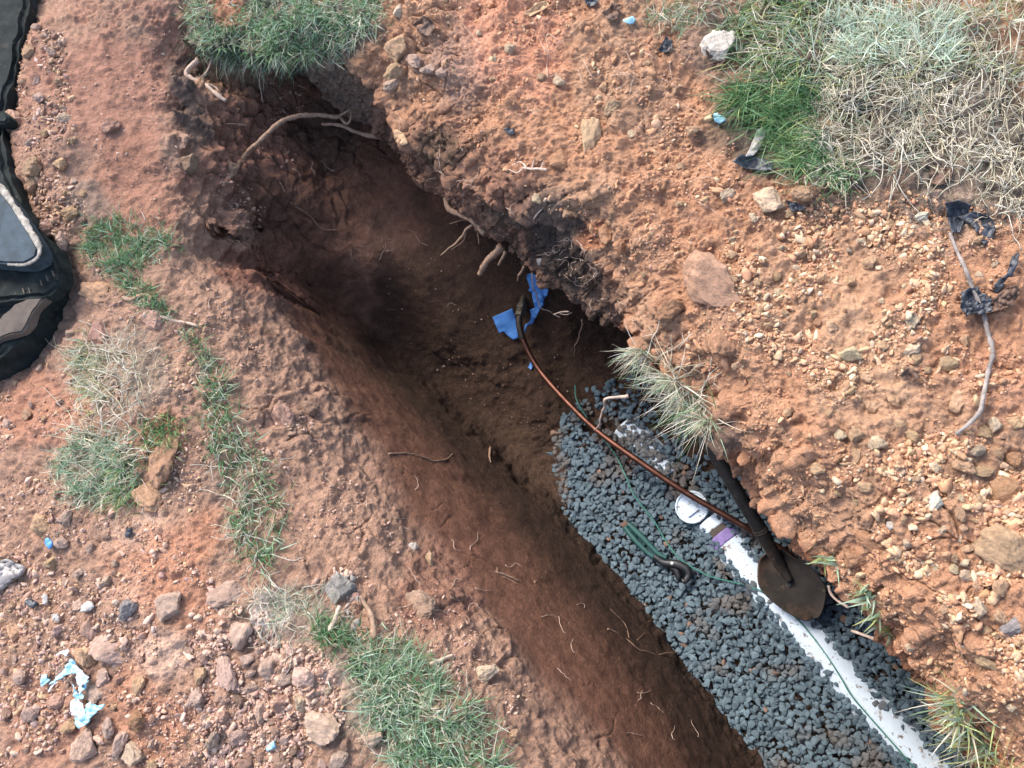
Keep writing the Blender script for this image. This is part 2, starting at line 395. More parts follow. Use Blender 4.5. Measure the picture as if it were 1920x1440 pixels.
L, K, G, Q = (resample(SW[:, k]) for k in range(4))
def sm(A, w=25):                                                # soften corners between stations
    k = np.hanning(w*2+1); k /= k.sum(); Ap = np.pad(A, ((w, w), (0, 0)), mode='edge')
    return np.stack([np.convolve(Ap[:, j], k, 'valid') for j in range(3)], 1)
L, K, G, Q = sm(L, 8), sm(K, 10), sm(G), sm(Q)
# ragged edge: push the lip in and out along its outward direction
out = K-L; tan = np.gradient(L, axis=0); tan /= np.linalg.norm(tan, axis=1)[:, None]
nrm = np.cross(tan, np.array([0, 0, 1.0])); nrm *= np.sign((nrm*(G-L)).sum(1))[:, None]; nrm[:, 2] = 0; nrm /= np.linalg.norm(nrm, axis=1)[:, None]
nrm = sm(nrm, 30)
rag = (.017*fbm(L, 5, 3, 100) + .015*fbm(L, 20, 4, 104))
L = L + nrm*rag[:, None]
K = K + nrm*(.03*fbm(K, 5, 3, 110) + .018*fbm(K, 22, 4, 114))[:, None]
def seg(a, b, n, pw=1.0, bulge=0.0, first=True):
    t = np.linspace(0, 1, n+1)[:-1][None, :, None]**pw
    r = a[:, None]*(1-t)+b[:, None]*t
    r[..., 2] += (bulge*4*t*(1-t))[..., 0]
    return r
foot = L + nrm*.16; foot[:, 2] = -1.0
mid = L + nrm*.13; mid[:, 2] = L[:, 2]*.4-.30
und = L + nrm*.055; und[:, 2] = L[:, 2]-.05
rows = np.concatenate([seg(foot, mid, 40), seg(mid, und, 40), seg(und, L, 26), seg(L, K, 110), seg(K, G, 150, 1.0, .022), seg(G, Q, 400, 1.25, .0), Q[:, None]], 1)
nt_ = rows.shape[1]
# round the corners of the profile
kk = np.hanning(15); kk /= kk.sum(); rp = np.pad(rows, ((0, 0), (7, 7), (0, 0)), mode='edge')
rows = sum(kk[j]*rp[:, j:j+nt_] for j in range(15))
N2 = grid_normals(rows); 
if (N2[:, -50:, 2].mean()) < 0: N2 = -N2
Rf = rows.reshape(-1, 3); Nr = N2.reshape(-1, 3); rx, ry = proj(Rf)
tt = np.tile(np.arange(nt_), ns)
face = sstep(40, 108, tt)*sstep(225, 200, tt)                   # the broken side below the crust
bank = sstep(200, 225, tt)
far_st = np.repeat(np.arange(ns), nt_)
upper = sstep(1180, 1080, rx)                                  # where dark topsoil, with shade painted in, shows in the side
f1, f2, rid = worley(Rf + .03*np.stack([fbm(Rf, 9, 2, 150), fbm(Rf, 9, 2, 153), Rf[:, 2]*0], 1), 13, 5)
g1, g2, gid = worley(Rf + .012*np.stack([fbm(Rf, 22, 2, 160), fbm(Rf, 22, 2, 163), Rf[:, 2]*0], 1), 42, 6)
b1 = fbm(Rf, 7, 3, 200); b2 = fbm(Rf, 26, 3, 210); b3 = np.abs(fbm(Rf, 60, 2, 220))
disp = face*(.016*b1 + .015*b2 + .016*(rid-.5) - .010*b3 - .012*sstep(.09, 0, f2-f1)) \
     + bank*(.021*b1 + .012*b2 + .007*(gid-.4)*sstep(.5, .15, g1) - .005*b3 - .010*sstep(.05, 0, f2-f1)*sstep(.1, .5, fbm(Rf, 3, 2, 230))) \
     + (1-face-bank)*(.02*b1+.01*b2)
disp += .016*np.exp(-((tt-213)/7.)**2)*(1+.8*b2) + bank*.017*np.maximum(fbm(Rf, 13, 3, 260), 0)*sstep(-.3, .3, fbm(Rf, 4, 2, 265))
disp += (bank+.7*face)*(.0065*pebbles(Rf, 44, 33, .40)*sstep(-.3, .4, fbm(Rf, 5, 2, 235)) + .0036*pebbles(Rf, 90, 34, .65))
Rd = Rf + Nr*disp[:, None]
warp = fbm(Rf, 6, 3, 240)
c = np.tile(np.array([.50, .268, .158]), (len(Rf), 1))
pale = sstep(-.1, .5, fbm(Rf, 4, 3, 250)); c += (np.array([.45, .275, .175])-c)*(pale*.75*bank)[:, None]
c += (np.array([.50, .20, .095])-c)*(face*.8)[:, None]
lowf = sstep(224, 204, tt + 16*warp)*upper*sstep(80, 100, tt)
c += (np.array([.235, .14, .095])-c)*(lowf*.9)[:, None]  # topsoil brown, deepened to carry the side's shade in its colour
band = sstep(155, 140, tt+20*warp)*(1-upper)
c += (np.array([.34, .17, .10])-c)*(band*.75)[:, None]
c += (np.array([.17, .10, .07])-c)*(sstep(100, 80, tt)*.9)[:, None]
c = paint(c, rx, ry, warp, [
 (380,60,120,(.2,.17,.13),.9),(520,60,130,(.2,.17,.13),.9),(640,50,90,(.22,.18,.14),.8),(430,15,42,(.45,.22,.13),.95),
 (860,110,90,(.36,.24,.19),.7),(960,70,110,(.66,.32,.2),.7),(1035,425,65,(.19,.14,.11),.8),(1000,390,50,(.18,.13,.10),.75),(930,390,55,(.15,.10,.075),.8),(1010,470,60,(.10,.075,.06),.9),(1080,485,60,(.18,.13,.10),.8),(880,330,90,(.34,.18,.115),.6),(800,285,60,(.32,.17,.11),.6),(960,330,70,(.38,.19,.12),.5),
 (830,290,40,(.13,.09,.06),.7),(1130,560,60,(.14,.10,.075),.8),(1060,500,50,(.08,.06,.045),.8),(1120,440,30,(.5,.2,.1),.7),(640,170,70,(.26,.18,.13),.7),
 (1560,90,260,(.13,.105,.08),.9),(1750,170,230,(.17,.14,.11),.9),(1800,250,180,(.24,.195,.155),.9),(1450,240,110,(.13,.105,.08),.8),(1620,280,150,(.15,.12,.095),.9),(1850,330,120,(.25,.20,.155),.85),
 (1780,440,80,(.45,.31,.22),.6),(1330,60,90,(.33,.22,.16),.8),(1345,820,60,(.22,.15,.11),.8),(1390,910,60,(.34,.2,.13),.6),
 (1640,700,120,(.55,.36,.23),.6),(1500,560,140,(.60,.36,.22),.5),(1870,720,90,(.55,.29,.18),.7),(1740,900,170,(.50,.29,.18),.5)])
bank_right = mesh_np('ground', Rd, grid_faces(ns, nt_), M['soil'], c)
tag(bank_right, 'orange clay bank along the right edge of the trench', None, None, 'structure')

# ground beyond the working area, one sheet to the horizon with an opening round the trench
hx = [Pf[:, 0].min(), Pf[:, 0].max(), Pf[:, 1].min(), Pf[:, 1].max()]
inn = np.array([(-2.3, -1.2), (1.0, -1.2), (1.0, 2.9), (-2.3, 2.9)])
ang = np.linspace(0, 2*math.pi, 97)[:-1]
cen = np.array([(inn[:, 0].min()+inn[:, 0].max())/2, (inn[:, 1].min()+inn[:, 1].max())/2])
BVH_READY = False
bpy.context.view_layer.update()
DG = bpy.context.evaluated_depsgraph_get()

# ------------------------------------------------------------------ finding a point of the ground under a sight line
_EL, _ER = ground_left.evaluated_get(DG), bank_right.evaluated_get(DG)
CV = Vector(CAM.tolist())
def hit(x, y, which='both'):
    d = Vector(ray(float(x), float(y)).tolist()).normalized(); best = None
    for k, e in (('left', _EL), ('right', _ER)):
        if which in ('both', k):
            ok, loc, no, _i = e.ray_cast(CV, d)
            if ok and (best is None or (loc-CV).length < best[2]):
                if no.dot(d) > 0: no = -no
                best = (loc.copy(), no.copy(), (loc-CV).length)
    return (best[0], best[1]) if best else (None, None)
def soil_z(x, y, which='both'):
    for e in ((_ER, _EL) if which == 'both' else ((_EL,) if which == 'left' else (_ER,))):
        ok, loc, no, _i = e.ray_cast(Vector((x, y, 3)), Vector((0, 0, -1)))
        if ok: return loc.z
    return 0.
def inside(poly, x, y):
    r = False; n = len(poly)
    for i in range(n):
        x1, y1 = poly[i]; x2, y2 = poly[(i+1) % n]
        if (y1 > y) != (y2 > y) and x < (x2-x1)*(y-y1)/(y2-y1)+x1: r = not r
    return r
def in_poly(poly, n):
    xs = [p[0] for p in poly]; ys = [p[1] for p in poly]; o = []
    while len(o) < n:
        x, y = rng.uniform(min(xs), max(xs)), rng.uniform(min(ys), max(ys))
        if inside(poly, x, y): o.append((x, y))
    return o

# ------------------------------------------------------------------ clods, crumbs, stones
def ico(sub):
    bm = bmesh.new(); bmesh.ops.create_icosphere(bm, subdivisions=sub, radius=1)
    bm.verts.ensure_lookup_table(); V = np.array([v.co[:] for v in bm.verts]); F = np.array([[v.index for v in f.verts] for f in bm.faces]); bm.free()
    return V, F
def lump(sub, seed, cuts=5, rough=.10):
    V, F = ico(sub); r = np.random.default_rng(seed)
    V = V*(1+.22*fbm(V+seed*7.3, 1.1, 2, 300)[:, None])
    for _ in range(cuts):
        n = r.normal(size=3); n /= np.linalg.norm(n); d = r.uniform(.50, .85); s = V @ n
        V = V - np.maximum(s-d, 0)[:, None]*n*.92
    V = V*(1+rough*fbm(V+seed*3.1, 2.6, 3 if sub < 4 else 5, 310, .55)[:, None])
    V = V*np.array([r.uniform(.95, 1.15), r.uniform(.85, 1.0), r.uniform(.65, .9)])
    return V/np.abs(V[:, :2]).max(), F
def hull(seed, n=13):
    r = np.random.default_rng(seed); bm = bmesh.new(); q = r.normal(size=(n, 3)); q /= np.linalg.norm(q, axis=1)[:, None]
    q *= np.array([1.0, r.uniform(.6, .95), r.uniform(.28, .45)])*r.uniform(.88, 1.0, size=(n, 1))
    for p in q: bm.verts.new(p)
    res = bmesh.ops.convex_hull(bm, input=bm.verts)
    bmesh.ops.delete(bm, geom=[v for v in bm.verts if not v.link_faces], context='VERTS')
    bmesh.ops.bevel(bm, geom=bm.edges[:], offset=.09, segments=1, affect='EDGES')
    bmesh.ops.triangulate(bm, faces=bm.faces[:]); bm.verts.ensure_lookup_table()
    V = np.array([v.co[:] for v in bm.verts]); F = np.array([[v.index for v in f.verts] for f in bm.faces]); bm.free()
    return V, F
def rotm(n):
    q = rng.normal(size=(n, 4)); q /= np.linalg.norm(q, axis=1)[:, None]; w, x, y, z = q.T
    return np.stack([np.stack([1-2*(y*y+z*z), 2*(x*y-z*w), 2*(x*z+y*w)], -1), np.stack([2*(x*y+z*w), 1-2*(x*x+z*z), 2*(y*z-x*w)], -1), np.stack([2*(x*z-y*w), 2*(y*z+x*w), 1-2*(x*x+y*y)], -1)], 1)
def yawm(n, tilt=.35):
    a = rng.uniform(0, 6.283, n); ca, sa = np.cos(a), np.sin(a); o = np.zeros((n, 3, 3))
    o[:, 0, 0] = ca; o[:, 0, 1] = -sa; o[:, 1, 0] = sa; o[:, 1, 1] = ca; o[:, 2, 2] = 1
    t = rng.normal(0, tilt, n); ct, st = np.cos(t), np.sin(t); x = np.zeros((n, 3, 3)); x[:, 0, 0] = 1; x[:, 1, 1] = ct; x[:, 1, 2] = -st; x[:, 2, 1] = st; x[:, 2, 2] = ct
    return x @ o
def scatter(variants, pos, size, col, rots):
    pos, size, col = np.asarray(pos), np.asarray(size), np.asarray(col)
    which = rng.integers(0, len(variants), len(pos)); Vs, Fs, Cs, n = [], [], [], 0
    for k, (V, F) in enumerate(variants):
        m = np.nonzero(which == k)[0]
        if not len(m): continue
        W = np.einsum('nij,vj->nvi', rots[m], V)*size[m][:, None, None] + pos[m][:, None]
        Fs.append((F[None]+(np.arange(len(m))*len(V))[:, None, None]).reshape(-1, 3)+n); n += len(m)*len(V)
        Vs.append(W.reshape(-1, 3)); Cs.append(np.repeat(col[m], len(V), 0))
    return np.concatenate(Vs), np.concatenate(Fs), np.concatenate(Cs)
def crumb(sub, seed):
    V, F = lump(sub, seed, 9, .30); r = np.random.default_rng(seed+900)
    V = V*(1+.30*fbm(V+seed*1.7, 1.5, 2, 330)[:, None]); V = V*np.array([r.uniform(.8, 1.4), r.uniform(.6, 1.0), r.uniform(.45, .8)])
    return V, F
CR2 = [crumb(2, 20+k) for k in range(18)]
CR1 = [crumb(1, 50+k) for k in range(16)]

TONES = {'rust': (.47, .275, .175), 'orange': (.52, .285, .165), 'tan': (.59, .385, .235), 'pale': (.67, .51, .345), 'pink': (.60, .415, .32), 'red': (.53, .325, .24), 'grey': (.34, .31, .28), 'brown': (.39, .25, .18), 'white': (.76, .68, .56)}
def tone(k, n=1):
    base = np.array(TONES[k]); return np.clip(base*(1+rng.normal(0, .09, (n, 1)))*(1+rng.normal(0, .02, (n, 3))), .02, .9)
# loose crumbs: (polygon, how many, size range in metres, tones, surface)
BANK = [(760,-60),(1200,-60),(1330,150),(1400,330),(1700,360),(2040,430),(2040,1540),(1940,1540),(1850,1440),(1720,1260),(1580,1110),(1460,930),(1330,760),(1230,640),(1150,500),(1080,450),(960,330),(800,250),(720,120)]
CRUMBS = [
 (BANK, 30000, .0015, .005, ['orange','orange','orange','orange','tan','red']),
 (BANK, 1500, .004, .010, ['orange','orange','orange','tan','pale']),
 (BANK, 900, .007, .016, ['orange','orange','orange','tan']),
 ([(-20,820),(250,960),(620,1230),(680,1440),(-20,1440)], 500, .008, .015, ['pink','pink','red']),
 ([(1320,440),(1560,380),(1760,420),(1800,700),(1560,760),(1400,640)], 2800, .003, .012, ['tan','orange','tan','pale']),
 ([(1500,860),(1930,780),(1930,1300),(1800,1180),(1620,1000)], 3000, .003, .013, ['tan','orange','orange','tan','pale']),
 ([(600,180),(740,250),(960,390),(1080,450),(1210,620),(1120,590),(900,420),(700,270)], 220, .002, .006, ['brown']),
 ([(-150,820),(130,800),(250,960),(420,1090),(620,1230),(680,1440),(700,1560),(-150,1560)], 14000, .0018, .007, ['pink','pink','red','tan','brown']),
 ([(340,1180),(600,1210),(680,1440),(390,1440)], 1800, .004, .012, ['pink','red','pink','brown']),
 ([(-90,1090),(190,990),(260,1200),(210,1480),(-90,1480)], 1200, .004, .011, ['pink','pink','red','tan']),
 ([(-20,660),(160,520),(330,600),(420,800),(360,960),(120,880),(-20,860)], 1800, .003, .009, ['pink','red','tan']),
 ([(40,40),(120,60),(160,380),(200,560),(120,520),(60,380),(20,260)], 1500, .004, .012, ['pink','brown','tan']),
 ([(120,20),(330,0),(330,240),(480,420),(330,420),(180,360)], 420, .002, .007, ['brown','red','pink']),
 ([(380,130),(600,140),(560,300),(480,440),(350,400)], 600, .003, .010, ['brown','red']),
 ([(350,470),(560,740),(800,1080),(1000,1300),(920,1400),(640,1180),(420,820),(300,560)], 2600, .0022, .007, ['brown','pink','red']),
 ([(560,1060),(660,1070),(690,1180),(600,1180)], 300, .005, .014, ['grey','brown','pink']),
 ([(500,760),(590,790),(600,850),(480,850),(450,760)], 250, .004, .012, ['brown','pink']),
 ([(640,420),(900,470),(1000,640),(1250,720),(1060,800),(960,820),(760,640)], 160, .003, .008, ['brown']),
]
_pos, _sz, _co, _lv = [], [], [], []
for poly, n, a, b, tn in CRUMBS:
    for (x, y) in in_poly(poly, n):
        cl = fbm(np.array([[x/90., y/90., 1.3]]), 1, 2, 400)[0]
        if rng.uniform() > .55+1.8*cl: continue
        loc, no = hit(x, y)
        if loc is None: continue
        s = a*(b/a)**(rng.uniform()**2.4)
        _pos.append(np.array(loc)+np.array(no)*s*.10); _sz.append(s); _co.append(tone(tn[rng.integers(len(tn))])[0]*.93)
_pos, _sz, _co = np.array(_pos), np.array(_sz), np.array(_co)
big = _sz > .005
A = scatter(CR2, _pos[big], _sz[big], _co[big], rotm(big.sum())); B = scatter(CR1, _pos[~big], _sz[~big], _co[~big], rotm((~big).sum()))
o = mesh_np('soil_crumbs', np.concatenate([A[0], B[0]]), np.concatenate([A[1], B[1]+len(A[0])]), M['crumb'], np.concatenate([A[2], B[2]]), smooth=True)
tag(o, 'loose crumbs and pea-sized bits of dry clay strewn over both banks', 'soil', None, 'stuff')

# the clods one can tell apart
CLODM = []
for k in range(12):
    V, F = lump(5, 100+k, 9, .13); CLODM.append(mesh_np('clod', V, F, M['clod'], None, True, None, False))
def clod(x, y, d, tn, name, label, cat, group, stretch=None, which='both', sink=.42, flat=1.0, yaw=None):
    loc, no = hit(x, y, which)
    if loc is None: return None
    r = d*.5/F_PX*depth_of(loc)
    o = bpy.data.objects.new(name, CLODM[rng.integers(len(CLODM))]); C.objects.link(o)
    e = Vector((rng.uniform(-.35, .35), rng.uniform(-.35, .35), rng.uniform(0, 6.28) if yaw is None else yaw))
    o.rotation_euler = e; s = stretch or 1.0
    o.scale = (r*s**.5, r/s**.5, r*flat*rng.uniform(.85, 1.1)); o.location = loc + no*r*(.62-sink)
    o.color = (*tone(tn)[0], 1)
    return tag(o, label, cat, group)
NAMED = [  # x, y, diameter px, tone, name, label, category, stretch
 (192,545,84,'rust','clay_block','jagged orange clay block under the arching brown root by the rubber track','clod',1.2),
 (310,850,110,'rust','clay_block','largest rust coloured clay block right of the pale green grass clump','clod',1.5),
 (285,930,62,'rust','clay_block','rounded tan-orange lump just below the largest clay block','clod',1.1),
 (190,630,52,'red','clay_block','squat red clod above the straw coloured grass clump','clod',1.2),
 (290,600,46,'red','clay_block','small red clod under the pale root end on the left bank','clod',1.2),
 (80,990,58,'tan','stone','smooth round tan stone near the left picture edge','stone',1.0),
 (125,972,36,'pink','clod','round pinkish clod touching the smooth tan stone','clod',1.0),
 (118,1018,36,'pink','clod','pinkish clod below the smooth tan stone, above the blue scrap','clod',1.0),
 (146,1077,32,'pink','clod','lone round pink clod beside the flat grey slab','clod',1.0),
 (240,1139,50,'grey','stone','square dark grey stone on pale orange clay','stone',1.0),
 (322,1137,56,'pink','stone','blocky pinkish stone right of the dark grey stone','stone',1.0),
 (425,1110,68,'pink','stone','broad pinkish clod just uphill of the grass at the trench rim','clod',1.2),
 (445,1190,70,'pink','clod','wide flat clod half sunk beside the dry grass on the rim','clod',1.3),
 (206,1216,74,'pink','stone','angular flat stone pointing right above the torn light blue plastic','stone',1.5),
 (172,1178,44,'red','clod','rounded clod up and left of the angular flat stone','clod',1.1),
 (158,1228,54,'tan','clod','tan clod wedged left of the angular flat stone','clod',.9),
 (195,1272,42,'pink','clod','clod directly below the angular flat stone','clod',1.0),
 (182,1300,44,'pink','stone','sharp upright stone leaning on the light blue plastic','stone',1.4),
 (224,1272,28,'red','clod','small round clod right of the sharp upright stone','clod',1.0),
 (112,1312,40,'red','clod','clod on the left of the light blue plastic','clod',1.0),
 (128,1360,32,'tan','stone','pale smooth stone under the tip of the light blue plastic','stone',1.0),
 (160,1400,62,'pink','stone','large faceted stone at the lower left below the blue plastic','stone',1.3),
 (208,1368,46,'pink','stone','grey-pink stone right of the large faceted stone','stone',1.1),
 (225,1392,50,'pink','stone','tall leaning stone between faceted stone and speckled stone','stone',1.7),
 (250,1415,46,'pale','stone','speckled pale stone at the bottom edge on the left','stone',1.2),
 (255,1350,42,'orange','clod','orange lump sunk in clay at bottom left','clod',1.0),
 (602,1363,76,'pink','stone','largest pink-tan stone in the heap of loose clods','stone',1.3),
 (565,1315,36,'pale','stone','pale pointed stone with one flat face above the largest heap stone','stone',1.1),
 (565,1272,48,'pink','clod','upright oval clod at the right of the heap','clod',.75),
 (505,1250,48,'pink','clod','flat-topped clod at the top right of the heap','clod',1.3),
 (540,1273,40,'pink','clod','squarish clod between flat-topped and oval clods of the heap','clod',1.1),
 (425,1255,64,'pink','clod','long layered clod at the top left of the heap','clod',1.5),
 (413,1303,44,'red','clod','squat red clod on the left side of the heap','clod',1.0),
 (375,1265,34,'tan','clod','tan clod at the far left end of the heap','clod',1.0),
 (448,1375,48,'pink','clod','roughly square clod low on the left of the heap','clod',1.1),
 (463,1235,32,'pink','clod','round clod at the very top of the heap','clod',1.0),
 (530,1320,40,'red','clod','red lump in the middle of the heap','clod',1.0),
 (490,1330,42,'pink','clod','broad lump low in the middle of the heap','clod',1.3),
 (525,1428,40,'brown','clod','brown clod at bottom edge below the blue shard','clod',1.0),
 (700,1380,46,'pink','stone','pinkish stone lying in front of the green grass mat','stone',1.2),
 (817,1331,20,'pale','stone','small beige pebble lying on the green grass mat','stone',1.0),
 (640,1108,64,'grey','concrete_chunk','flat grey broken concrete chunk on the trench rim','rubble',.8),
 (774,1027,24,'white','quartz_stone','small white quartz stone on the trench slope','stone',1.0),
 (803,1053,26,'tan','root_stub','pale tan elongated stub below the white quartz stone','stub',1.9),
 (645,250,0,'','','','',0),
 (1347,87,66,'white','limestone','big whitish rock at the edge of the green grass','stone',1.0),
 (1442,377,62,'pale','stone','big pale tan rock below the dark curled leaf','stone',1.2),
 (1509,362,38,'tan','stone','crumbly tan clod between the big pale rock and curled brown leaf','clod',1.1),
 (1366,366,32,'pale','stone','pale clod left of the big pale tan rock','clod',1.2),
 (1410,407,30,'pale','stone','smooth beige stone below left of the big pale tan rock','stone',1.0),
 (1725,410,36,'white','stone','cream coloured stone left of the shiny black leaf','stone',1.3),
 (1050,153,30,'pale','stone','cream stone alone on the upper orange bank','stone',1.2),
 (1148,203,38,'tan','clod','tan rough clod in the middle of the upper bank','clod',1.1),
 (1110,256,62,'tan','clod','long tan clod right of the middle of the upper bank','clod',1.8),
 (1053,305,50,'orange','clod','large rounded orange clod beside the exposed white rootlets','clod',1.0),
 (745,92,46,'tan','clod','yellow-tan lump near the top of the bank above the clod row','clod',1.0),
 (742,128,48,'tan','clod','leftmost rough clod of the row at the bank edge','clod',1.0),
 (780,113,44,'pink','stone','longest clod in the row at the bank edge','clod',1.3),
 (806,128,32,'pink','stone','middle clod in the row at the bank edge','clod',1.2),
 (831,136,26,'pink','stone','rightmost clod in the row at the bank edge','clod',1.1),
 (740,155,38,'pink','clod','low clod below the leftmost of the bank-edge row','clod',1.2),
 (1330,530,112,'rust','clay_block','biggest smooth orange lump bulging from the bank','clod',1.4),
 (1255,580,58,'orange','clod','knobby tan clod below left of the biggest orange lump','clod',1.2),
 (1370,525,36,'tan','clod','little tan clod touching the upper right of the biggest orange lump','clod',.9),
 (1370,555,34,'pale','clod','pale clod at the foot of the biggest orange lump','clod',1.0),
 (1355,640,62,'orange','clod','ochre clod with crack in the centre of the right bank','clod',1.2),
 (1140,440,44,'orange','clod','orange knob overhanging dark topsoil at the bank edge','clod',1.0),
 (1160,460,36,'orange','clod','second orange knob right of the overhanging knob','clod',1.0),
 (1600,665,44,'pale','stone','big beige stone in the centre of the right bank','stone',1.2),
 (1710,655,38,'pale','stone','bright beige stone above the curved brown bark','stone',1.2),
 (1717,673,24,'tan','stone','small tan stone touching the bright beige stone','stone',1.1),
 (1668,605,24,'tan','clod','tan clod between dead leaf and middle of bank','clod',1.0),
 (1773,684,36,'tan','clod','tan clod left of the grey twig','clod',1.3),
 (1795,760,46,'tan','stone','flat tan stone beside the lower end of the twig','stone',1.2),
 (1638,767,32,'tan','stone','oval orange-tan stone low on the right bank','stone',.7),
 (1673,745,34,'tan','clod','knobbly clod right of the oval stone','clod',1.1),
 (1572,812,32,'pale','clod','pale clod at left of a row of three on the bank','clod',.9),
 (1606,817,34,'tan','clod','brownish middle clod of the row of three','clod',.9),
 (1644,833,34,'pale','clod','right pale clod of the row of three','clod',1.3),
 (1602,855,28,'tan','clod','small clod under the row of three','clod',1.3),
 (1712,816,34,'tan','clod','rough tan clod below the twig tip','clod',1.0),
 (1595,903,28,'orange','clod','orange clod near the bank edge under the row of three','clod',1.0),
 (1755,942,40,'white','stone','bright cream stone on the lower right bank','stone',1.4),
 (1835,842,38,'pale','stone','round pale stone below the twig at right','stone',1.0),
 (1845,812,30,'tan','stone','tan stone above right of the round pale stone','stone',1.0),
 (1868,798,30,'pale','stone','pale stone uphill of the tan and round stones','stone',1.1),
 (1800,872,54,'tan','clod','large flat tan clod near the right picture edge','clod',1.3),
 (1838,883,32,'tan','clod','clod touching the large flat tan clod on its right','clod',1.5),
 (1880,920,60,'orange','clay_block','red clay lump beside the right picture edge','clod',1.0),
 (1880,1030,100,'tan','clay_block','biggest ochre slab of clay at the lower right','clod',1.3),
 (1814,1080,30,'pale','stone','grey-white stone left under the ochre slab','stone',.8),
 (1874,1100,40,'tan','clod','golden tan clod below the ochre slab','clod',1.0),
 (1840,1143,34,'pale','stone','flat pale stone low on the right bank','stone',1.3),
 (1672,985,22,'white','stone','white chip stone on the middle lower bank','stone',1.0),
 (1903,1175,40,'grey','stone','dark grey stone at the lower right edge','stone',1.6),
 (1845,1235,40,'tan','clod','long tan clod near the bottom right grass','clod',1.6),
 (1640,1020,66,'orange','clay_block','smooth reddish lump near the trench edge above the shovel','clod',1.5),
 (1600,1045,50,'orange','clay_block','orange clod on the trench edge by the small green leaves','clod',1.0),
 (1450,800,0,'','','','',0),
 (345,265,40,'brown','clod','brown clod left of the short bent pale root','clod',1.0),
 (352,310,44,'brown','clod','knobby clod below the torn step in the far slope','clod',1.3),
 (205,240,40,'red','clod','red clod stuck on the smooth upper left heap','clod',1.5),
 (30,232,58,'red','clod','round red-brown clod overhanging the black rubber at far left','clod',.9),
 (62,315,40,'tan','clod','tan clod on the soil ridge above the rubber track','clod',1.0),
 (65,348,44,'tan','clod','broad tan clod on the ridge right of the worn rubber pad','clod',1.2),
 (92,432,52,'brown','clod','brown clod hanging over the rubber track bend','clod',1.1),
 (118,455,44,'pink','clod','pinkish clod where ridge meets the track bend','clod',1.1),
 (430,315,36,'brown','clod','small greyish stone where the long root enters the slope','stone',1.2),
 (140,280,0,'','','','',0),
 (525,780,60,'brown','clay_block','thick crumbling clod beneath the thin grass strip on the slope','clod',1.4),
 (580,770,44,'brown','clod','brown clod right of the crumbling clod on the slope','clod',1.2),
 (790,1140,80,'brown','clay_block','smooth red slab standing out of the trench slope','clod',1.2),
 (905,1265,52,'pale','stone','pale rounded boulder breaking through slope by the grass mat','stone',1.2),
 (960,1385,34,'tan','stone','small pale boulder at the bottom of the slope','stone',1.0),
 (1190,980,0,'','','','',0),
]
for (x, y, d, tn, nm, lab, cat, st) in NAMED:
    if d: clod(x, y, d*1.08, tn, nm, lab, cat, 'clods and stones on the banks', st, sink=.64 if nm == 'clay_block' else (.46 if d < 60 else .52), flat=1.0 if d < 60 else .75)
# the smaller clods: sampled where the photograph shows them dense, each labelled by what it lies next to
LAND = [(80,1320,'the torn light blue plastic'),(240,1139,'the square dark grey stone'),(25,1080,'the flat grey slab'),(80,990,'the smooth round tan stone'),(310,850,'the largest clay block'),
 (192,545,'the jagged orange clay block'),(602,1363,'the largest stone of the heap'),(425,1255,'the layered clod of the heap'),(640,1108,'the grey concrete chunk'),(1347,87,'the big whitish rock'),
 (1442,377,'the big pale tan rock'),(1820,410,'the shiny black leaf'),(1840,580,'the dead leaf on the twig'),(1800,790,'the lower twig end'),(1710,690,'the curved brown bark'),
 (1330,530,'the biggest orange lump'),(1600,665,'the big beige stone'),(1606,817,'the row of three clods'),(1755,942,'the bright cream stone'),(1880,1030,'the ochre slab'),(958,252,'the black pebble'),
 (780,113,'the bank-edge clod row'),(1110,256,'the long tan clod'),(1350,222,'the bluish chip'),(1640,1020,'the smooth reddish lump'),(60,340,'the worn rubber pad'),(525,780,'the crumbling slope clod'),(560,1195,'the white clay patch')]
def direction(dx, dy):
    a = math.degrees(math.atan2(dy, dx)) % 360
    return ['right of', 'below right of', 'below', 'below left of', 'left of', 'above left of', 'above', 'above right of'][int(((a+22.5) % 360)//45)]
FIELDS = [(BANK, 60, 13, 27, ['orange','tan','tan','pale']),
 ([(1320,440),(1560,390),(1760,430),(1800,700),(1560,760),(1400,640)], 34, 13, 28, ['tan','tan','orange','pale']),
 ([(1500,860),(1910,780),(1910,1280),(1800,1180),(1640,1010)], 48, 14, 32, ['tan','orange','tan','pale']),
 ([(350,1220),(590,1215),(660,1440),(400,1440)], 74, 18, 38, ['pink','red','pink','brown']),
 ([(0,1090),(200,990),(260,1160),(300,1440),(0,1440)], 44, 14, 34, ['pink','red','tan','pink']),
 ([(0,700),(150,560),(190,640),(140,760),(0,860)], 14, 12, 24, ['pink','tan']),
 ([(40,40),(110,60),(160,380),(190,520),(120,500),(60,360),(30,260)], 20, 16, 34, ['pink','brown','tan'])]
SMALLEST = 0
taken = [(a, b, d) for a, b, d, *_ in NAMED if d]; SMALL = []
for poly, n, a, b, tn in FIELDS:
    k = 0; tries = 0
    while k < n and tries < 4000:
        tries += 1
        x, y = in_poly(poly, 1)[0]; d = a*(b/a)**(rng.uniform()**1.4)
        if x < 5 or y < 5 or x > 1915 or y > 1435 or any(math.hypot(x-q, y-w) < .5*(d+e) for q, w, e in taken): continue
        taken.append((x, y, d)); SMALL.append([x, y, d, tn[rng.integers(len(tn))]]); k += 1
LABS = {}
for s in SMALL:
    lx, ly, nm = min(LAND, key=lambda L_: math.hypot(L_[0]-s[0], L_[1]-s[1]))
    sz = 'small' if s[2] < 18 else ('mid-sized' if s[2] < 25 else 'larger')
    LABS.setdefault((sz, s[3], direction(s[0]-lx, s[1]-ly), nm), []).append((math.hypot(lx-s[0], ly-s[1]), s))
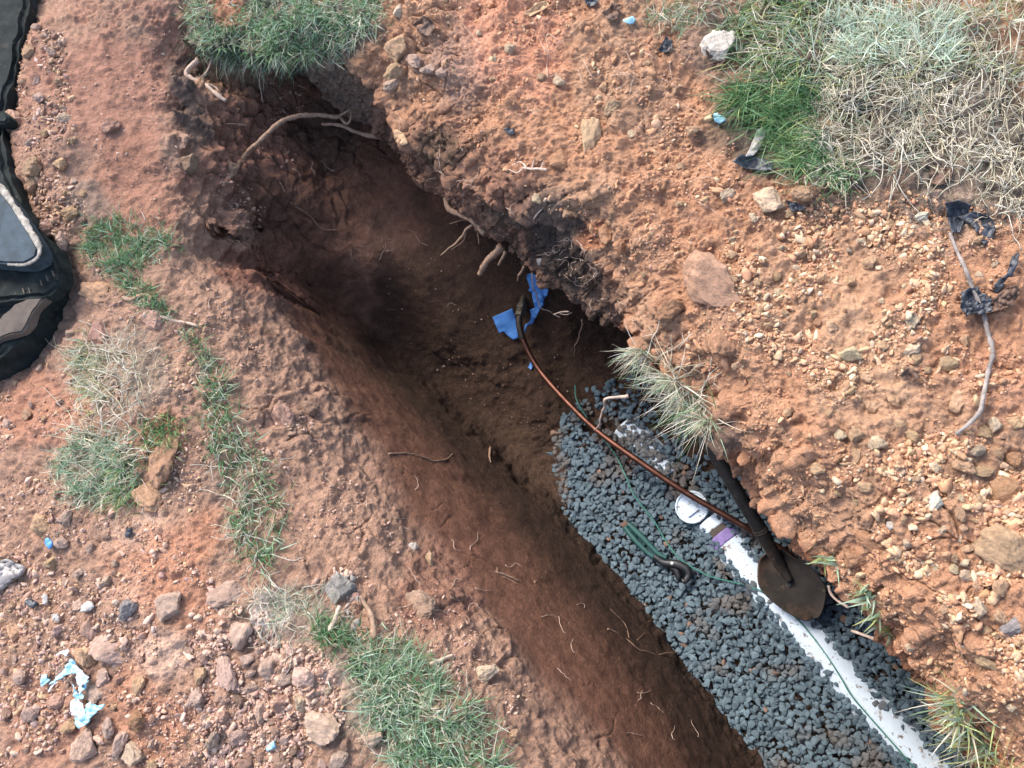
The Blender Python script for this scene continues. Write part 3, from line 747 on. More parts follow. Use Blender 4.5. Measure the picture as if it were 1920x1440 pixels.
TW = {'pale': 'pale beige', 'tan': 'tan', 'orange': 'orange', 'pink': 'pinkish', 'red': 'red', 'brown': 'brown'}
ORD = ['nearest', 'second nearest', 'third nearest', 'fourth nearest', 'fifth nearest', 'sixth nearest', 'seventh nearest']
for (sz, tn, dr, nm), L_ in LABS.items():
    for i, (_q, s) in enumerate(sorted(L_, key=lambda v: v[0])):
        lab = f'{sz} {TW[tn]} clod {dr} {nm}' + (f', {ORD[min(i, 6)]} to it' if len(L_) > 1 else '')
        clod(s[0], s[1], s[2]*1.1, tn, 'clod', lab, 'clod', 'small clods on the banks', rng.uniform(.8, 1.4))

# ------------------------------------------------------------------ gravel bed on the trench floor
GRAV = [(1036,830),(1062,770),(1110,740),(1180,690),(1290,700),(1420,820),(1600,1030),(1760,1220),(1990,1500),(1440,1560),(1410,1436),(1326,1320),(1236,1204),(1124,1070),(1070,995),(1050,930)]
hulls = [hull(500+k, 11+k % 5) for k in range(26)]
_gp, _gs, _gc = [], [], []
gpoly = [tuple(at(x, y, -.9)[:2]) for x, y in GRAV]
gxs = [p[0] for p in gpoly]; gys = [p[1] for p in gpoly]
_a0 = at(1352., 1002., -.926)[:2]; _a1 = at(1800., 1500., -.926)[:2]; _ad = (_a1-_a0)/np.linalg.norm(_a1-_a0)
for layer, (sp, dz) in enumerate(((.0175, -.002), (.019, .004), (.025, .008))):
    yy = min(gys); row = 0
    while yy < max(gys):
        xx = min(gxs) + (row % 2)*sp/2
        while xx < max(gxs):
            x, y = xx+rng.normal(0, sp*.22), yy+rng.normal(0, sp*.22); xx += sp
            if not inside(gpoly, x+rng.normal(0, .006), y+rng.normal(0, .006)): continue
            if layer == 2 and rng.uniform() < .35: continue
            gx_, gy_ = proj(np.array([x, y, -.9])); fade = sstep(830, 740, gy_-.35*(gx_-1036))
            if rng.uniform() < fade*(.45+.5*fbm(np.array([[x*9, y*9, 2.5]]), 1, 2, 430)[0]+.25*layer): continue
            w_ = np.array((x, y))-_a0; t_ = w_ @ _ad; of_ = abs(w_[0]*_ad[1]-w_[1]*_ad[0])
            if t_ > -.04 and of_ < .024+.007*rng.normal(): continue
            s = rng.uniform(.0082, .0158)*(1.08 if layer == 2 else 1)
            w = fbm(np.array([[x*7, y*7, .5]]), 1, 2, 420)[0]
            base = np.array((.096, .138, .165))*(1+rng.normal(0, .12))
            if rng.uniform() < .012+.04*(w > .4): base = np.array((.20, .125, .09))*(1+rng.normal(0, .15))
            elif w > .24: mx_ = min(.6, (w-.24)*2.2); base = base*(1-mx_)+np.array((.13, .088, .062))*mx_
            zb = left_z(np.array([[x, y]]))[0] if layer == 0 else None
            _gp.append((x, y, -.897+dz+rng.normal(0, .002))); _gs.append(s); _gc.append(base)
        yy += sp*.86; row += 1
for x, y in [(1075,925),(1057,840),(1250-150,730),(1113,728),(1060,930),(1095,985),(1110,1010),(1030,850),(1040,880),(1120,760),(1118,735),(1100,915),(1150,720),(1068,905)]:
    p = at(x, y, -.895); _gp.append(p); _gs.append(.013); _gc.append(np.array((.11, .16, .19)))
V, F, c = scatter(hulls, _gp, _gs, np.clip(_gc, .02, .9), yawm(len(_gp), .18))
tag(mesh_np('gravel', V, F, M['gravel'], c, smooth=False), 'bed of blue-grey crushed stone gravel on the trench floor', 'gravel', None, 'stuff')

# ------------------------------------------------------------------ things on the trench floor
M['pvc'] = mat('white_plastic', color=(.70, .81, .90), rough=.45, var=.06, vscale=30, fleck=[(75, .60, (.17, .13, .10), 6, .03), (28, .60, (.34, .29, .26), 5, .08), (14, .60, (.26, .19, .14), 7, .06)])
M['purple'] = mat('purple_primer', color=(.25, .18, .42), rough=.6, var=.3, vscale=60, fleck=[(60, .62, (.6, .6, .68), 5, .1)])
M['copper'] = mat('copper', color=(.19, .088, .062), rough=.5, metal=1.0, var=.35, vscale=35, fleck=[(50, .6, (.16, .09, .06), 5, .12)])
M['darkcopper'] = mat('tarnished_copper', color=(.09, .065, .05), rough=.5, metal=.6, var=.4, vscale=60)
M['brass'] = mat('dirty_brass', color=(.17, .15, .11), rough=.45, metal=.7, var=.4, vscale=80)
M['steel'] = mat('muddy_steel', color=(.052, .043, .036), rough=.8, metal=.25, var=.35, vscale=16, bump=[(60, .3, .004)], fleck=[(11, .53, (.105, .068, .046), 7, .07), (30, .62, (.14, .10, .075), 7, .04), (90, .70, (.26, .23, .2), 4, .05)])
M['handle'] = mat('black_handle', color=(.03, .028, .026), rough=.55, var=.4, vscale=40, bump=[(80, .3, .003)], fleck=[(45, .62, (.17, .14, .11), 6, .05)])
M['green'] = mat('green_grip', color=(.010, .072, .066), rough=.5, var=.25, vscale=60, fleck=[(90, .68, (.15, .12, .1), 4, .08)])
M['iron'] = mat('dark_iron', color=(.035, .036, .04), rough=.45, metal=.6, var=.4, vscale=60)
M['mud'] = mat('dried_mud', color=(.10, .078, .062), rough=.9, var=.35, vscale=20, bump=[(60, .4, .004)])
M['wire'] = mat('green_wire', color=(.05, .22, .17), rough=.5)
# pipe
def pp(x, y, z): return at(float(x), float(y), float(z))
A0, A1 = pp(1352, 1002, -.926), pp(1800, 1500, -.926)
dv = (A1-A0)/np.linalg.norm(A1-A0)
pipe = empty('drain_pipe', A0, 'white plastic drain pipe half buried in grey gravel', 'pipe')
bend = np.cross(dv, [0, 0, 1.0])
def pipe_part(name, t0, t1, r, m, n=60):
    t = np.linspace(t0, t1, n)[:, None]; L_ = np.linalg.norm(A1-A0)
    pts = A0 + dv*t + bend*(.012*np.sin(t/L_*math.pi))
    V, F = tube_arrays(pts, r, 40); return under(mesh_np(name, V, F, M[m], None, True), pipe)
LP = np.linalg.norm(A1-A0)
pipe_part('barrel', .0, LP, .057, 'pvc')
pipe_part('primer_band', .002, .034, .0578, 'purple', 8)
pipe_part('mud_ring', -.018, .003, .0574, 'mud', 8)
pipe_part('coupling', -.050, -.016, .0585, 'pvc', 8)
# short length of the same line showing between the stones further along
b0, b1_ = pp(1176, 800, -.949), pp(1256, 898, -.947)
V, F = tube_arrays(smooth_path([b0, (b0+b1_)/2, b1_], 30), .057, 40)
tag(mesh_np('drain_pipe', V, F, M['pvc'], None, True), 'dirty white pipe showing in patches between stones below the hanging grass', 'pipe')
# soil and stones half over the pipes
_gp, _gs, _gc = [], [], []
for k in range(420):
    t = rng.uniform(-.07, LP); side = rng.choice([-1, 1]); off = side*rng.normal(.041, .007)
    p = A0 + dv*t + bend*(off + .012*math.sin(t/LP*math.pi)); zt = -.926+math.sqrt(max(.0574**2-off**2, 0))
    _gp.append((p[0], p[1], zt+rng.uniform(-.001, .006))); _gs.append(rng.uniform(.009, .015)); _gc.append(np.array((.095, .14, .17))*(1+rng.normal(0, .15)))
for k in range(95):
    t = rng.uniform(0, 1); off = rng.normal(0, .034); p = b0*(1-t)+b1_*t + bend*off; zt = -.948+math.sqrt(max(.0574**2-off**2, 0))
    _gp.append((p[0], p[1], zt+.004)); _gs.append(rng.uniform(.009, .015)); _gc.append(np.array((.13, .13, .13))*(1+rng.normal(0, .15)))
for x, y in [(1412,1095),(1650,1330),(1655,1322),(1640,1318),(1445,1128),(1404,1100)]:
    p = pp(x, y, -.872); _gp.append(p); _gs.append(.014); _gc.append(np.array((.12, .13, .14)))
V, F, c = scatter(hulls, _gp, _gs, np.clip(_gc, .02, .9), yawm(len(_gp), .18))
tag(mesh_np('gravel', V, F, M['gravel'], c, smooth=False), 'loose grey stones spilled over both flanks of the white pipe', 'gravel', None, 'stuff')

# round cap
def disc(radius, h, bev, seg_=48):
    bm = bmesh.new(); bmesh.ops.create_cone(bm, cap_ends=True, segments=seg_, radius1=radius, radius2=radius, depth=h)
    bmesh.ops.bevel(bm, geom=[e for e in bm.edges if len(e.link_faces) == 2 and abs(e.verts[0].co.z-e.verts[1].co.z) < 1e-6], offset=bev, segments=3, affect='EDGES')
    bmesh.ops.triangulate(bm, faces=bm.faces[:]); bm.verts.ensure_lookup_table()
    V = np.array([v.co[:] for v in bm.verts]); F = np.array([[v.index for v in f.verts] for f in bm.faces]); bm.free(); return V, F
def box(sx, sy, sz, bev=.001):
    bm = bmesh.new(); bmesh.ops.create_cube(bm, size=1); bmesh.ops.scale(bm, vec=(sx, sy, sz), verts=bm.verts)
    bmesh.ops.bevel(bm, geom=bm.edges[:], offset=bev, segments=2, affect='EDGES'); bmesh.ops.triangulate(bm, faces=bm.faces[:]); bm.verts.ensure_lookup_table()
    V = np.array([v.co[:] for v in bm.verts]); F = np.array([[v.index for v in f.verts] for f in bm.faces]); bm.free(); return V, F
capc = pp(1297, 951, -.862)
cap = empty('pipe_cap', capc, 'round white plastic cleanout cap with square centre on the gravel', 'cap')
cap.rotation_euler = (R(7), R(-8), R(38))
def capart(name, V, F, off, m='pvc'):
    o = mesh_np(name, V+np.array(off), F, M[m], None, False); o.parent = cap
    for p in o.data.polygons: p.use_smooth = False
    return o
V, F = disc(.0475, .050, .002); capart('body', V, F, (0, 0, -.024))
ra = np.arange(64)*2*math.pi/64                                # raised outer ring
V, F = tube_arrays(np.stack([.0445*np.cos(np.linspace(0, 2*math.pi, 65)), .0445*np.sin(np.linspace(0, 2*math.pi, 65)), np.zeros(65)], 1), .0034, 10); capart('rim', V, F, (0, 0, .001)).data.polygons.foreach_set('use_smooth', np.ones(len(F), bool))
V, F = box(.038, .036, .006); capart('square_boss', V, F, (-.006, 0, .0035))
V, F = box(.010, .034, .0045); capart('grip_bar', V, F, (.026, 0, .0028))
# copper pipe
cp = [(974,592,-.735),(974,612,-.745),(984,645,-.775),(1010,692,-.80),(1058,748,-.80),(1120,808,-.80),(1200,866,-.80),(1290,926,-.815),(1380,978,-.84),(1425,1005,-.862),(1480,1040,-.875),(1515,1075,-.885)]
cpts = smooth_path([pp(*q) for q in cp], 140)
root = empty('copper_pipe', cpts[0], 'thin bent copper pipe running from the end wall to the shovel', 'pipe')
V, F = tube_arrays(cpts[22:], .0088, 18); under(mesh_np('tubing', V, F, M['copper'], None, True), root)
V, F = tube_arrays(cpts[:23], .0098, 18); under(mesh_np('tarnished_end', V, F, M['darkcopper'], None, True), root)
d0 = cpts[0]-cpts[4]; d0 /= np.linalg.norm(d0)
wallp, _n = hit(981, 562, 'left'); wallp = np.array(wallp)
def hexnut(c0, ax, r, h, n=6):
    ax = ax/np.linalg.norm(ax); return tube_arrays([c0, c0+ax*h*.15, c0+ax*h*.85, c0+ax*h], [r*.9, r, r, r*.9], n)
axis_ = wallp-cpts[0]; axis_ /= np.linalg.norm(axis_)
fit = [hexnut(cpts[0]-axis_*.004, axis_, .017, .016), tube_arrays([cpts[0]+axis_*.012, cpts[0]+axis_*.03], .013, 18), hexnut(cpts[0]+axis_*.026, axis_, .018, .016), tube_arrays([cpts[0]+axis_*.04, wallp+axis_*.04], .012, 16)]
V, F = join(fit); under(mesh_np('compression_fitting', V, F, M['brass'], None, False), root)
# tracer wire
wp = [(1078,722),(1082,752),(1112,800),(1152,850),(1172,890),(1190,930),(1225,975),(1252,1020),(1280,1052),(1330,1080),(1380,1093),(1418,1104),(1450,1124),(1500,1166),(1545,1222),(1575,1268),(1595,1302),(1625,1338),(1655,1372),(1690,1412),(1740,1470)]
zz = [-.876]*11+[-.868, -.868]+[-.866]*8
V, F = tube_arrays(smooth_path([pp(x, y, z_+.004*math.sin(i*1.7)) for i, ((x, y), z_) in enumerate(zip(wp, zz))], 160), .0019, 6)
tag(mesh_np('tracer_wire', V, F, M['wire'], None, True), 'thin green wire snaking over the gravel and along the white pipe', 'wire')
# pliers
def chain(pts, rad, z_, n=40, flat=.5):
    P_ = smooth_path([pp(x, y, z_) for x, y in pts], n); r = np.interp(np.linspace(0, 1, n), np.linspace(0, 1, len(rad)), rad)
    V, F = tube_arrays(P_, r, 12); zc = np.repeat(P_[:, 2], 12); V[:-2, 2] = zc+(V[:-2, 2]-zc)*flat
    return V, F
pl = empty('pliers', pp(1255, 1050, -.875), 'slip joint pliers with green handles lying on the gravel', 'pliers')
V, F = chain([(1178,982),(1205,1008),(1232,1036),(1250,1046)], [.0075, .0085, .0065, .006], -.868); under(mesh_np('handle', V, F, M['green'], None, True), pl)
V, F = chain([(1171,988),(1190,1012),(1212,1034),(1228,1046)], [.0072, .008, .0065, .006], -.870); under(mesh_np('handle', V, F, M['green'], None, True), pl)
V, F = join([chain([(1226,1042),(1245,1055),(1268,1058),(1286,1066),(1291,1078),(1284,1090),(1278,1086)], [.007, .010, .013, .012, .010, .008, .003], -.868, 40, .6)]); under(mesh_np('jaw', V, F, M['iron'], None, True), pl)
V, F = join([chain([(1248,1046),(1258,1060),(1268,1070),(1272,1082),(1270,1088)], [.006, .011, .011, .008, .003], -.874, 30, .6)]); under(mesh_np('jaw', V, F, M['iron'], None, True), pl)
V, F = disc(.0045, .006, .001, 20); o = under(mesh_np('pivot_bolt', V+pp(1260, 1056, -.859), F, mat('bright_bolt', color=(.5, .5, .48), rough=.35, metal=.8), None, False), pl)
# shovel
sh = empty('shovel', pp(1445, 1045, -.83), 'muddy shovel with broad steel blade and black handle leaning under the bank', 'shovel')
Lx = [(1436,1040),(1424,1052),(1421,1078),(1424,1100),(1438,1118),(1458,1135),(1480,1150),(1500,1160),(1516,1163)]
Rx = [(1466,1030),(1488,1046),(1512,1058),(1530,1074),(1546,1098),(1549,1112),(1546,1130),(1540,1148),(1532,1158)]
nr, nc = 40, 30
li = smooth_path([(x, y, 0) for x, y in Lx], nr)[:, :2]; ri = smooth_path([(x, y, 0) for x, y in Rx], nr)[:, :2]
g = np.zeros((nr, nc, 3))
for i in range(nr):
    v = i/(nr-1)
    for j in range(nc):
        u = j/(nc-1); q = li[i]*(1-u)+ri[i]*u
        zt = -.800-.050*v + .020*(2*u-1)**2*(1-.3*v) + .014*math.exp(-((u-.5)/.16)**2)*max(0, 1-2.2*v)
        g[i, j] = pp(q[0], q[1], zt)
gf = grid_faces(nr, nc)
o = mesh_np('blade', g.reshape(-1, 3), gf, M['steel'], None, True); under(o, sh)
md = o.modifiers.new('thick', 'SOLIDIFY'); md.thickness = .003; md.offset = -1
h0, h1, h2 = pp(1462, 1058, -.80), pp(1432, 1005, -.735), pp(1284, 757, -.48)
V, F = tube_arrays(smooth_path([pp(1482, 1090, -.812), h0, h1, h1+(h2-h1)*.06], 24), np.interp(np.linspace(0, 1, 24), [0, .35, .7, 1], [.008, .0165, .0195, .0195]), 20, .01); under(mesh_np('socket', V, F, M['steel'], None, True), sh)
V, F = tube_arrays([h1+(h2-h1)*t for t in np.linspace(-.02, 1, 20)], .0178, 20); under(mesh_np('handle', V, F, M['handle'], None, True), sh)
V, F = tube_arrays([h1+(h2-h1)*.03, h1+(h2-h1)*.042], .0205, 20); under(mesh_np('collar', V, F, M['steel'], None, True), sh)
V, F = disc(.006, .003, .0005, 16); o = under(mesh_np('rivet', V+pp(1480, 1096, -.818), F, M['iron'], None, False), sh)

# ------------------------------------------------------------------ flat flexible things laid on the soil
def patch(name, outline, m, off=.004, crumple=.004, cf=30, which='both', z=None, thick=.0008, curl=0, n=26, parent=None, seed=0):
    """sheet cut to an outline (pixels), each vertex laid on the ground it lies on, then creased"""
    bm = bmesh.new()
    vs = [bm.verts.new((x, y, 0)) for x, y in outline]; bm.faces.new(vs)
    bmesh.ops.triangulate(bm, faces=bm.faces[:])
    L_ = max(max(p[0] for p in outline)-min(p[0] for p in outline), max(p[1] for p in outline)-min(p[1] for p in outline))/n
    for _ in range(7):
        es = [e for e in bm.edges if e.calc_length() > L_*1.6]
        if not es: break
        bmesh.ops.subdivide_edges(bm, edges=es, cuts=1); bmesh.ops.triangulate(bm, faces=[f for f in bm.faces if len(f.verts) > 3])
    bm.verts.ensure_lookup_table()
    cx = np.mean([p[0] for p in outline]); cy = np.mean([p[1] for p in outline]); mx = max(math.hypot(p[0]-cx, p[1]-cy) for p in outline)
    l0, n0 = hit(cx, cy, which); P2 = []
    tx = np.array([v.co[:2] for v in bm.verts]); cr = fbm(np.c_[tx/90., np.full(len(tx), seed+.5)], cf/10., 2, 600)*crumple
    for i, v in enumerate(bm.verts):
        x, y = tx[i]
        if z is None:
            loc, no = hit(x, y, which); loc = np.array(loc if loc else l0); no = np.array(n0)
        else: loc = pp(x, y, z); no = np.array((0, 0, 1.0))
        d = math.hypot(x-cx, y-cy)/mx
        P2.append(loc + no*(off+abs(cr[i])+curl*d*d))
    P2 = np.array(P2); me_f = np.array([[v.index for v in f.verts] for f in bm.faces]); bm.free()
    o = mesh_np(name, P2, me_f, M[m] if isinstance(m, str) else m, None, True)
    if thick:
        md = o.modifiers.new('thick', 'SOLIDIFY'); md.thickness = thick
    return o
M['blue'] = mat('blue_plastic', color=(.10, .30, .70), rough=.5, var=.12, vscale=30)
M['ltblue'] = mat('light_blue_plastic', color=(.34, .60, .71), rough=.45, var=.15, vscale=40)
M['whiteplastic'] = mat('white_film', color=(.62, .70, .75), rough=.5, var=.05, vscale=40)
M['leafdark'] = mat('black_leaf', color=(.035, .04, .05), rough=.42, var=.35, vscale=60, bump=[(150, .4, .003)])
M['leafbrown'] = mat('brown_leaf', color=(.13, .075, .05), rough=.7, var=.4, vscale=60, bump=[(150, .5, .003)])
M['leafgrey'] = mat('grey_leaf', color=(.40, .37, .34), rough=.8, var=.35, vscale=70, bump=[(150, .5, .003)])
M['leaftan'] = mat('tan_leaf', color=(.46, .29, .16), rough=.75, var=.3, vscale=60, bump=[(150, .5, .003)])
def c8(pts): return [(900+x/8., 480+y/8.) for x, y in pts]
o = patch('plastic_sheet', c8([(200,910),(500,780),(530,860),(560,1000),(565,1080),(590,1220),(505,1250),(430,1190),(365,1125),(300,1150)]), 'blue', .010, .006, 20, 'left')
tag(o, 'bright blue plastic piece with square corner left of the pipe fitting', 'plastic')
o = patch('plastic_strip', c8([(700,280),(740,255),(830,270),(870,340),(960,440),(1020,500),(1000,590),(950,650),(960,720),(900,790),(850,880),(780,1010),(700,1050),(680,1150),(655,1120),(670,1030),(740,970),(760,880),(740,800),(820,770),(800,700),(770,540),(720,510),(745,470),(700,340)]), 'blue', .012, .016, 60, 'left')
tag(o, 'crumpled torn blue plastic strip hanging right of the pipe fitting', 'plastic')
o = patch('plastic_scrap', [(991,690),(996,679),(1000,688),(997,694)], 'blue', .006, .002, 20, 'left'); tag(o, 'tiny blue plastic scrap on the brown trench floor', 'plastic')
def c6(pts): return [(30+x/6.545, 1180+y/6.545) for x, y in pts]
rag_ = empty('torn_plastic', hit(150, 1340)[0], 'torn light blue plastic film tangled among stones at lower left', 'plastic')
for pts, m, of in [([(445,680),(500,600),(600,490),(660,440),(665,380),(700,362),(740,390),(740,440),(800,500),(770,540),(690,545),(600,585),(520,640)], 'ltblue', .018),
                ([(735,435),(790,490),(850,530),(905,590),(895,605),(840,550),(800,520),(815,640),(810,760),(795,800),(785,790),(805,640),(790,530)], 'whiteplastic', .02),
                ([(835,620),(880,590),(910,640),(880,690),(845,760),(835,850),(800,860),(790,790),(815,760)], 'ltblue', .018),
                ([(700,670),(730,680),(760,750),(800,800),(820,860),(760,850),(735,835),(755,790)], 'ltblue', .02),
                ([(670,920),(690,870),(760,850),(810,870),(850,950),(860,1020),(830,1080),(790,1120),(770,1060),(720,1040),(680,1010)], 'whiteplastic', .026),
                ([(730,1100),(750,1050),(790,1120),(850,1010),(880,930),(940,880),(960,910),(1030,935),(1100,910),(1085,970),(1010,1010),(950,1070),(900,1140),(840,1190),(770,1220),(735,1170)], 'ltblue', .022)]:
    q_ = c6(pts); zc_ = np.median([hit(*p)[0].z for p in q_]); under(patch('film_piece', q_, m, 0, .014, 60, z=float(zc_)+of*.7+.004, seed=len(pts)), rag_)
for pts, m, lab in [([(320,600),(335,530),(400,520),(395,570),(445,590),(380,640),(330,680)], 'ltblue', 'small pale blue film scrap left of the torn plastic'), ([(540,300),(590,255),(680,225),(705,235),(680,310),(640,270),(600,280)], 'whiteplastic', 'white film scrap above the torn light blue plastic'),
                    ([(400,800),(440,740),(500,680),(530,690),(480,720),(410,810)], 'whiteplastic', 'thin white film strand left below the torn plastic')]:
    tag(patch('plastic_scrap', c6(pts), m, .012, .006, 40), lab, 'plastic')
# flat slab at lower left, small chips
o = patch('slab', [(-30,1060),(22,1044),(58,1062),(50,1075),(4,1108),(-30,1120)], mat('wet_grey_slab', color=(.22, .20, .19), rough=.4, var=.45, vscale=25, fleck=[(18, .6, (.42, .25, .18), 4, .1)]), .008, .002, 10, thick=.012)
tag(o, 'flat shiny grey slab half buried at the left edge', 'slab')
for x, y, s, m, lab in [(98,1020,8,'blue','blue chip tucked under the pinkish clod at left'),(515,1392,9,'ltblue','slim blue shard standing in the clod heap'),(86,1127,9,'leafgrey','grey chip below the flat grey slab'),(64,1137,10,'leafdark','dark chip below the flat grey slab'),
                        (168,1142,12,'leafgrey','long grey chip left of the square dark grey stone'),(108,1157,8,'leafgrey','small grey chip down left of the square grey stone'),(247,995,9,'leafdark','black chip near the pale orange patch at left'),
                        (1352,222,12,'ltblue','light bluish chip at the left of the green grass'),(1182,38,9,'ltblue','bluish white chip near the top of the bank'),(958,252,10,'leafdark','oval black pebble on the upper orange bank'),(748,255,16,'leaftan','mustard coloured crumpled bit on the bank edge')]:
    a = rng.uniform(0, 6.28); pts = [(x+s*(1+.3*math.sin(3*t))*math.cos(t)*1.1*math.cos(a)-s*.62*math.sin(t)*math.sin(a), y+s*math.cos(t)*1.1*math.sin(a)+s*.62*math.sin(t)*math.cos(a)) for t in np.linspace(0, 6.28, 10)[:-1]]
    tag(patch('chip', pts, m, .006, .004, 60, thick=.006, n=8), lab, 'chip')
# leaves
for pts, m, cl, lab in [
 ([(1776,376),(1800,372),(1826,380),(1812,405),(1803,432),(1788,432),(1779,410)], 'leafdark', .02, 'shiny black folded leaf half beside the dry grass'),
 ([(1812,402),(1840,392),(1866,402),(1878,420),(1874,445),(1858,456),(1844,440),(1834,425)], 'leafdark', .015, 'second shiny black leaf half pointing down right'),
 ([(1383,318),(1396,300),(1418,298),(1440,306),(1462,320),(1458,332),(1430,326),(1404,324)], 'leafdark', .02, 'black and brown curled leaf above the big pale rock'),
 ([(1408,296),(1412,270),(1424,246),(1438,240),(1442,250),(1430,272),(1420,294)], 'leafgrey', .03, 'grey rolled leaf standing beside the green grass'),
 ([(1530,362),(1540,356),(1556,368),(1571,386),(1560,388),(1542,378)], 'leafbrown', .02, 'brown curled leaf at the lower edge of grass'),
 ([(1470,372),(1488,378),(1510,386),(1500,394),(1482,394)], 'leafdark', .01, 'dark leaf bit under the crumbly tan clod'),
 ([(1688,692),(1700,684),(1722,684),(1726,698),(1712,708),(1694,704)], 'leafbrown', .02, 'curved piece of brown bark on the right bank'),
 ([(1228,108),(1238,90),(1246,78),(1258,86),(1258,102),(1244,106)], 'leafdark', .02, 'pointed dark leaf near the whitish rock'),
 ([(780,40),(800,24),(814,34),(822,48),(808,64),(790,58)], 'leafbrown', .015, 'dark brown leaf at the top above the clod row'),
 ([(992,18),(1010,4),(1030,-4),(1042,2),(1024,16),(1002,26)], 'leaftan', .02, 'tan dry leaf at the top edge of the bank'),
 ([(1090,2),(1108,0),(1118,10),(1108,18),(1094,14)], 'leafdark', .01, 'small black leaf at the top edge of picture'),
 ([(1132,30),(1150,12),(1166,16),(1160,40),(1144,46)], 'leafbrown', .015, 'brown leaf beside the bluish white chip'),
 ([(1752,330),(1775,318),(1806,320),(1796,340),(1770,352),(1756,346)], 'leafbrown', .02, 'dull brown leaf uphill of the shiny black leaf'),
 ([(1318,112),(1340,108),(1362,118),(1352,132),(1328,134)], 'leafbrown', .02, 'dark brown leaf tucked below the whitish rock')]:
    tag(patch('leaf', pts, m, .006, .006, 50, curl=cl, thick=.0012, seed=pts[0][0]), lab, 'leaf', 'dead leaves')

# twig with shrivelled leaf
tw = empty('twig', hit(1840, 590)[0], 'bent grey twig with a shrivelled dark leaf on the right bank', 'twig')
def on_soil(pts, up, which='both'):
    o = []
    for q in pts:
        l, n_ = hit(q[0], q[1], which); u = q[2] if len(q) > 2 else up
        if l is None: continue
        o.append(np.array(l)+np.array((0, 0, u)))
    return np.array(o)
V, F = tube_arrays(smooth_path(on_soil([(1779,444),(1792,478),(1808,512),(1822,550),(1840,590),(1848,625),(1858,665),(1850,700),(1840,750),(1834,776),(1812,800),(1790,818)], .014), 90), np.interp(np.linspace(0, 1, 90), [0, .5, 1], [.0033, .0041, .0037])*(1+.12*rng.normal(size=90)), 8)
under(mesh_np('stem', V, F, mat('twig_bark', color=(.25, .215, .19), rough=.8, var=.5, vscale=50, bump=[(200, .6, .003)]), None, True), tw)
for pts, m in [([(1812,552),(1830,562),(1840,578),(1846,598),(1828,602),(1806,600),(1794,608),(1786,590),(1786,562)], 'leafdark'), ([(1838,590),(1846,566),(1862,548),(1880,532),(1886,508),(1898,504),(1898,520),(1890,536),(1872,556),(1858,578),(1846,596)], 'leafdark'), ([(1844,590),(1860,560),(1884,540),(1904,536),(1908,552),(1896,574),(1866,584)], 'leafbrown')]:
    under(patch('leaf', pts, m, .014, .014, 80, curl=.012, thick=.0012, seed=pts[0][1]), tw)

# ------------------------------------------------------------------ roots
def rootthing(pts, r0, r1, m, lab, n=50, jit=.06, branches=(), up=.004, which='both', name='root'):
    """pts: (x, y) lies on the soil, (x, y, z) free in the air at that height"""
    P_ = np.array([pp(*q) if len(q) == 3 else on_soil([q], up, which)[0] for q in pts])
    S = smooth_path(P_, n); S += .0045*np.stack([fbm(S, 18, 2, 700+k) for k in range(3)], 1)
    parts = [tube_arrays(S, np.linspace(r0, r1, n)*(1+.28*perlin(S*45, 720)+.12*perlin(S*120, 721)), 9, jit)]
    for br in branches:
        Q_ = np.array([pp(*q) if len(q) == 3 else on_soil([q], up, which)[0] for q in br])
        parts.append(tube_arrays(smooth_path(Q_, 18), np.linspace(r1*.8, r1*.35, 18), 6, jit))
    V, F = join(parts)
    return tag(mesh_np(name, V, F, M[m], None, True), lab, 'root', 'roots sticking out of the soil')
rootthing([(424,346),(440,322),(462,292),(490,262,-.14),(520,234,-.16),(555,219,-.18),(595,216,-.21),(638,220,-.25)], .0085, .0065, 'root', 'long arching pale brown root spanning the far corner of the trench', 80, .05, [((632,220,-.25),(646,212,-.24),(656,206,-.24)),((638,220,-.25),(650,232,-.25),(658,222,-.24),(658,206,-.24))])
rootthing([(604,232,-.26),(625,234,-.26),(650,241,-.27),(680,252,-.29),(715,258,-.31)], .004, .0075, 'root', 'forked root poking from the bank right of the arching root', 40, .06)
rootthing([(372,112,-.05),(362,122,-.055),(351,138,-.06),(362,150,-.07),(384,156,-.08),(400,172,-.09),(424,190,-.11)], .008, .006, 'paleroot', 'short crooked pinkish root below the hanging sod', 50, .05, [((362,150,-.07),(384,140,-.09),(398,112,-.08)),((388,158,-.085),(404,164,-.1),(416,178,-.11))])
rootthing([(836,372,-.31),(842,392,-.31),(862,404,-.31),(884,412,-.31),(910,440,-.32)], .0065, .010, 'root', 'curved root hugging the lower edge of the bank', 40)
rootthing([(886,420,-.33),(868,440,-.36),(850,458,-.38),(826,478,-.40)], .0045, .0018, 'root', 'thin forked root pointing down left from the bank', 30, .05, [((874,434,-.35),(868,452,-.37),(846,468,-.38)),((890,418,-.33),(872,412,-.35),(842,420,-.37)),((890,416,-.33),(896,440,-.34),(898,458,-.35))])
rootthing([(940,460,-.34),(924,478,-.37),(908,500,-.40),(896,516,-.42)], .0105, .0085, 'root', 'thick broken root stub jutting into the trench', 30)
rootthing([(948,470,-.34),(940,486,-.36),(934,498,-.38)], .005, .0025, 'root', 'short thin root beside the thick broken stub', 16)
rootthing([(1088,458,-.25),(1060,472,-.26),(1030,486,-.27),(1010,494,-.275)], .013, .010, 'greywood', 'grey broken root stub sticking out of dark topsoil', 26)
rootthing([(1108,516,-.22),(1130,524,-.215),(1155,536,-.21),(1180,552,-.20)], .007, .006, 'greywood', 'pale flat root sliver under the orange crust', 20)
rootthing([(982,502,-.34),(974,516,-.37),(969,528,-.4)], .004, .002, 'root', 'small root above the blue strip', 14)
rootthing([(996,512,-.38),(1000,536,-.45),(1006,552,-.5),(1012,575,-.55),(1030,585,-.58),(1036,590,-.6),(1050,596,-.6)], .0018, .0012, 'paleroot', 'thin pale root hanging in front of the blue strip', 40, .1)
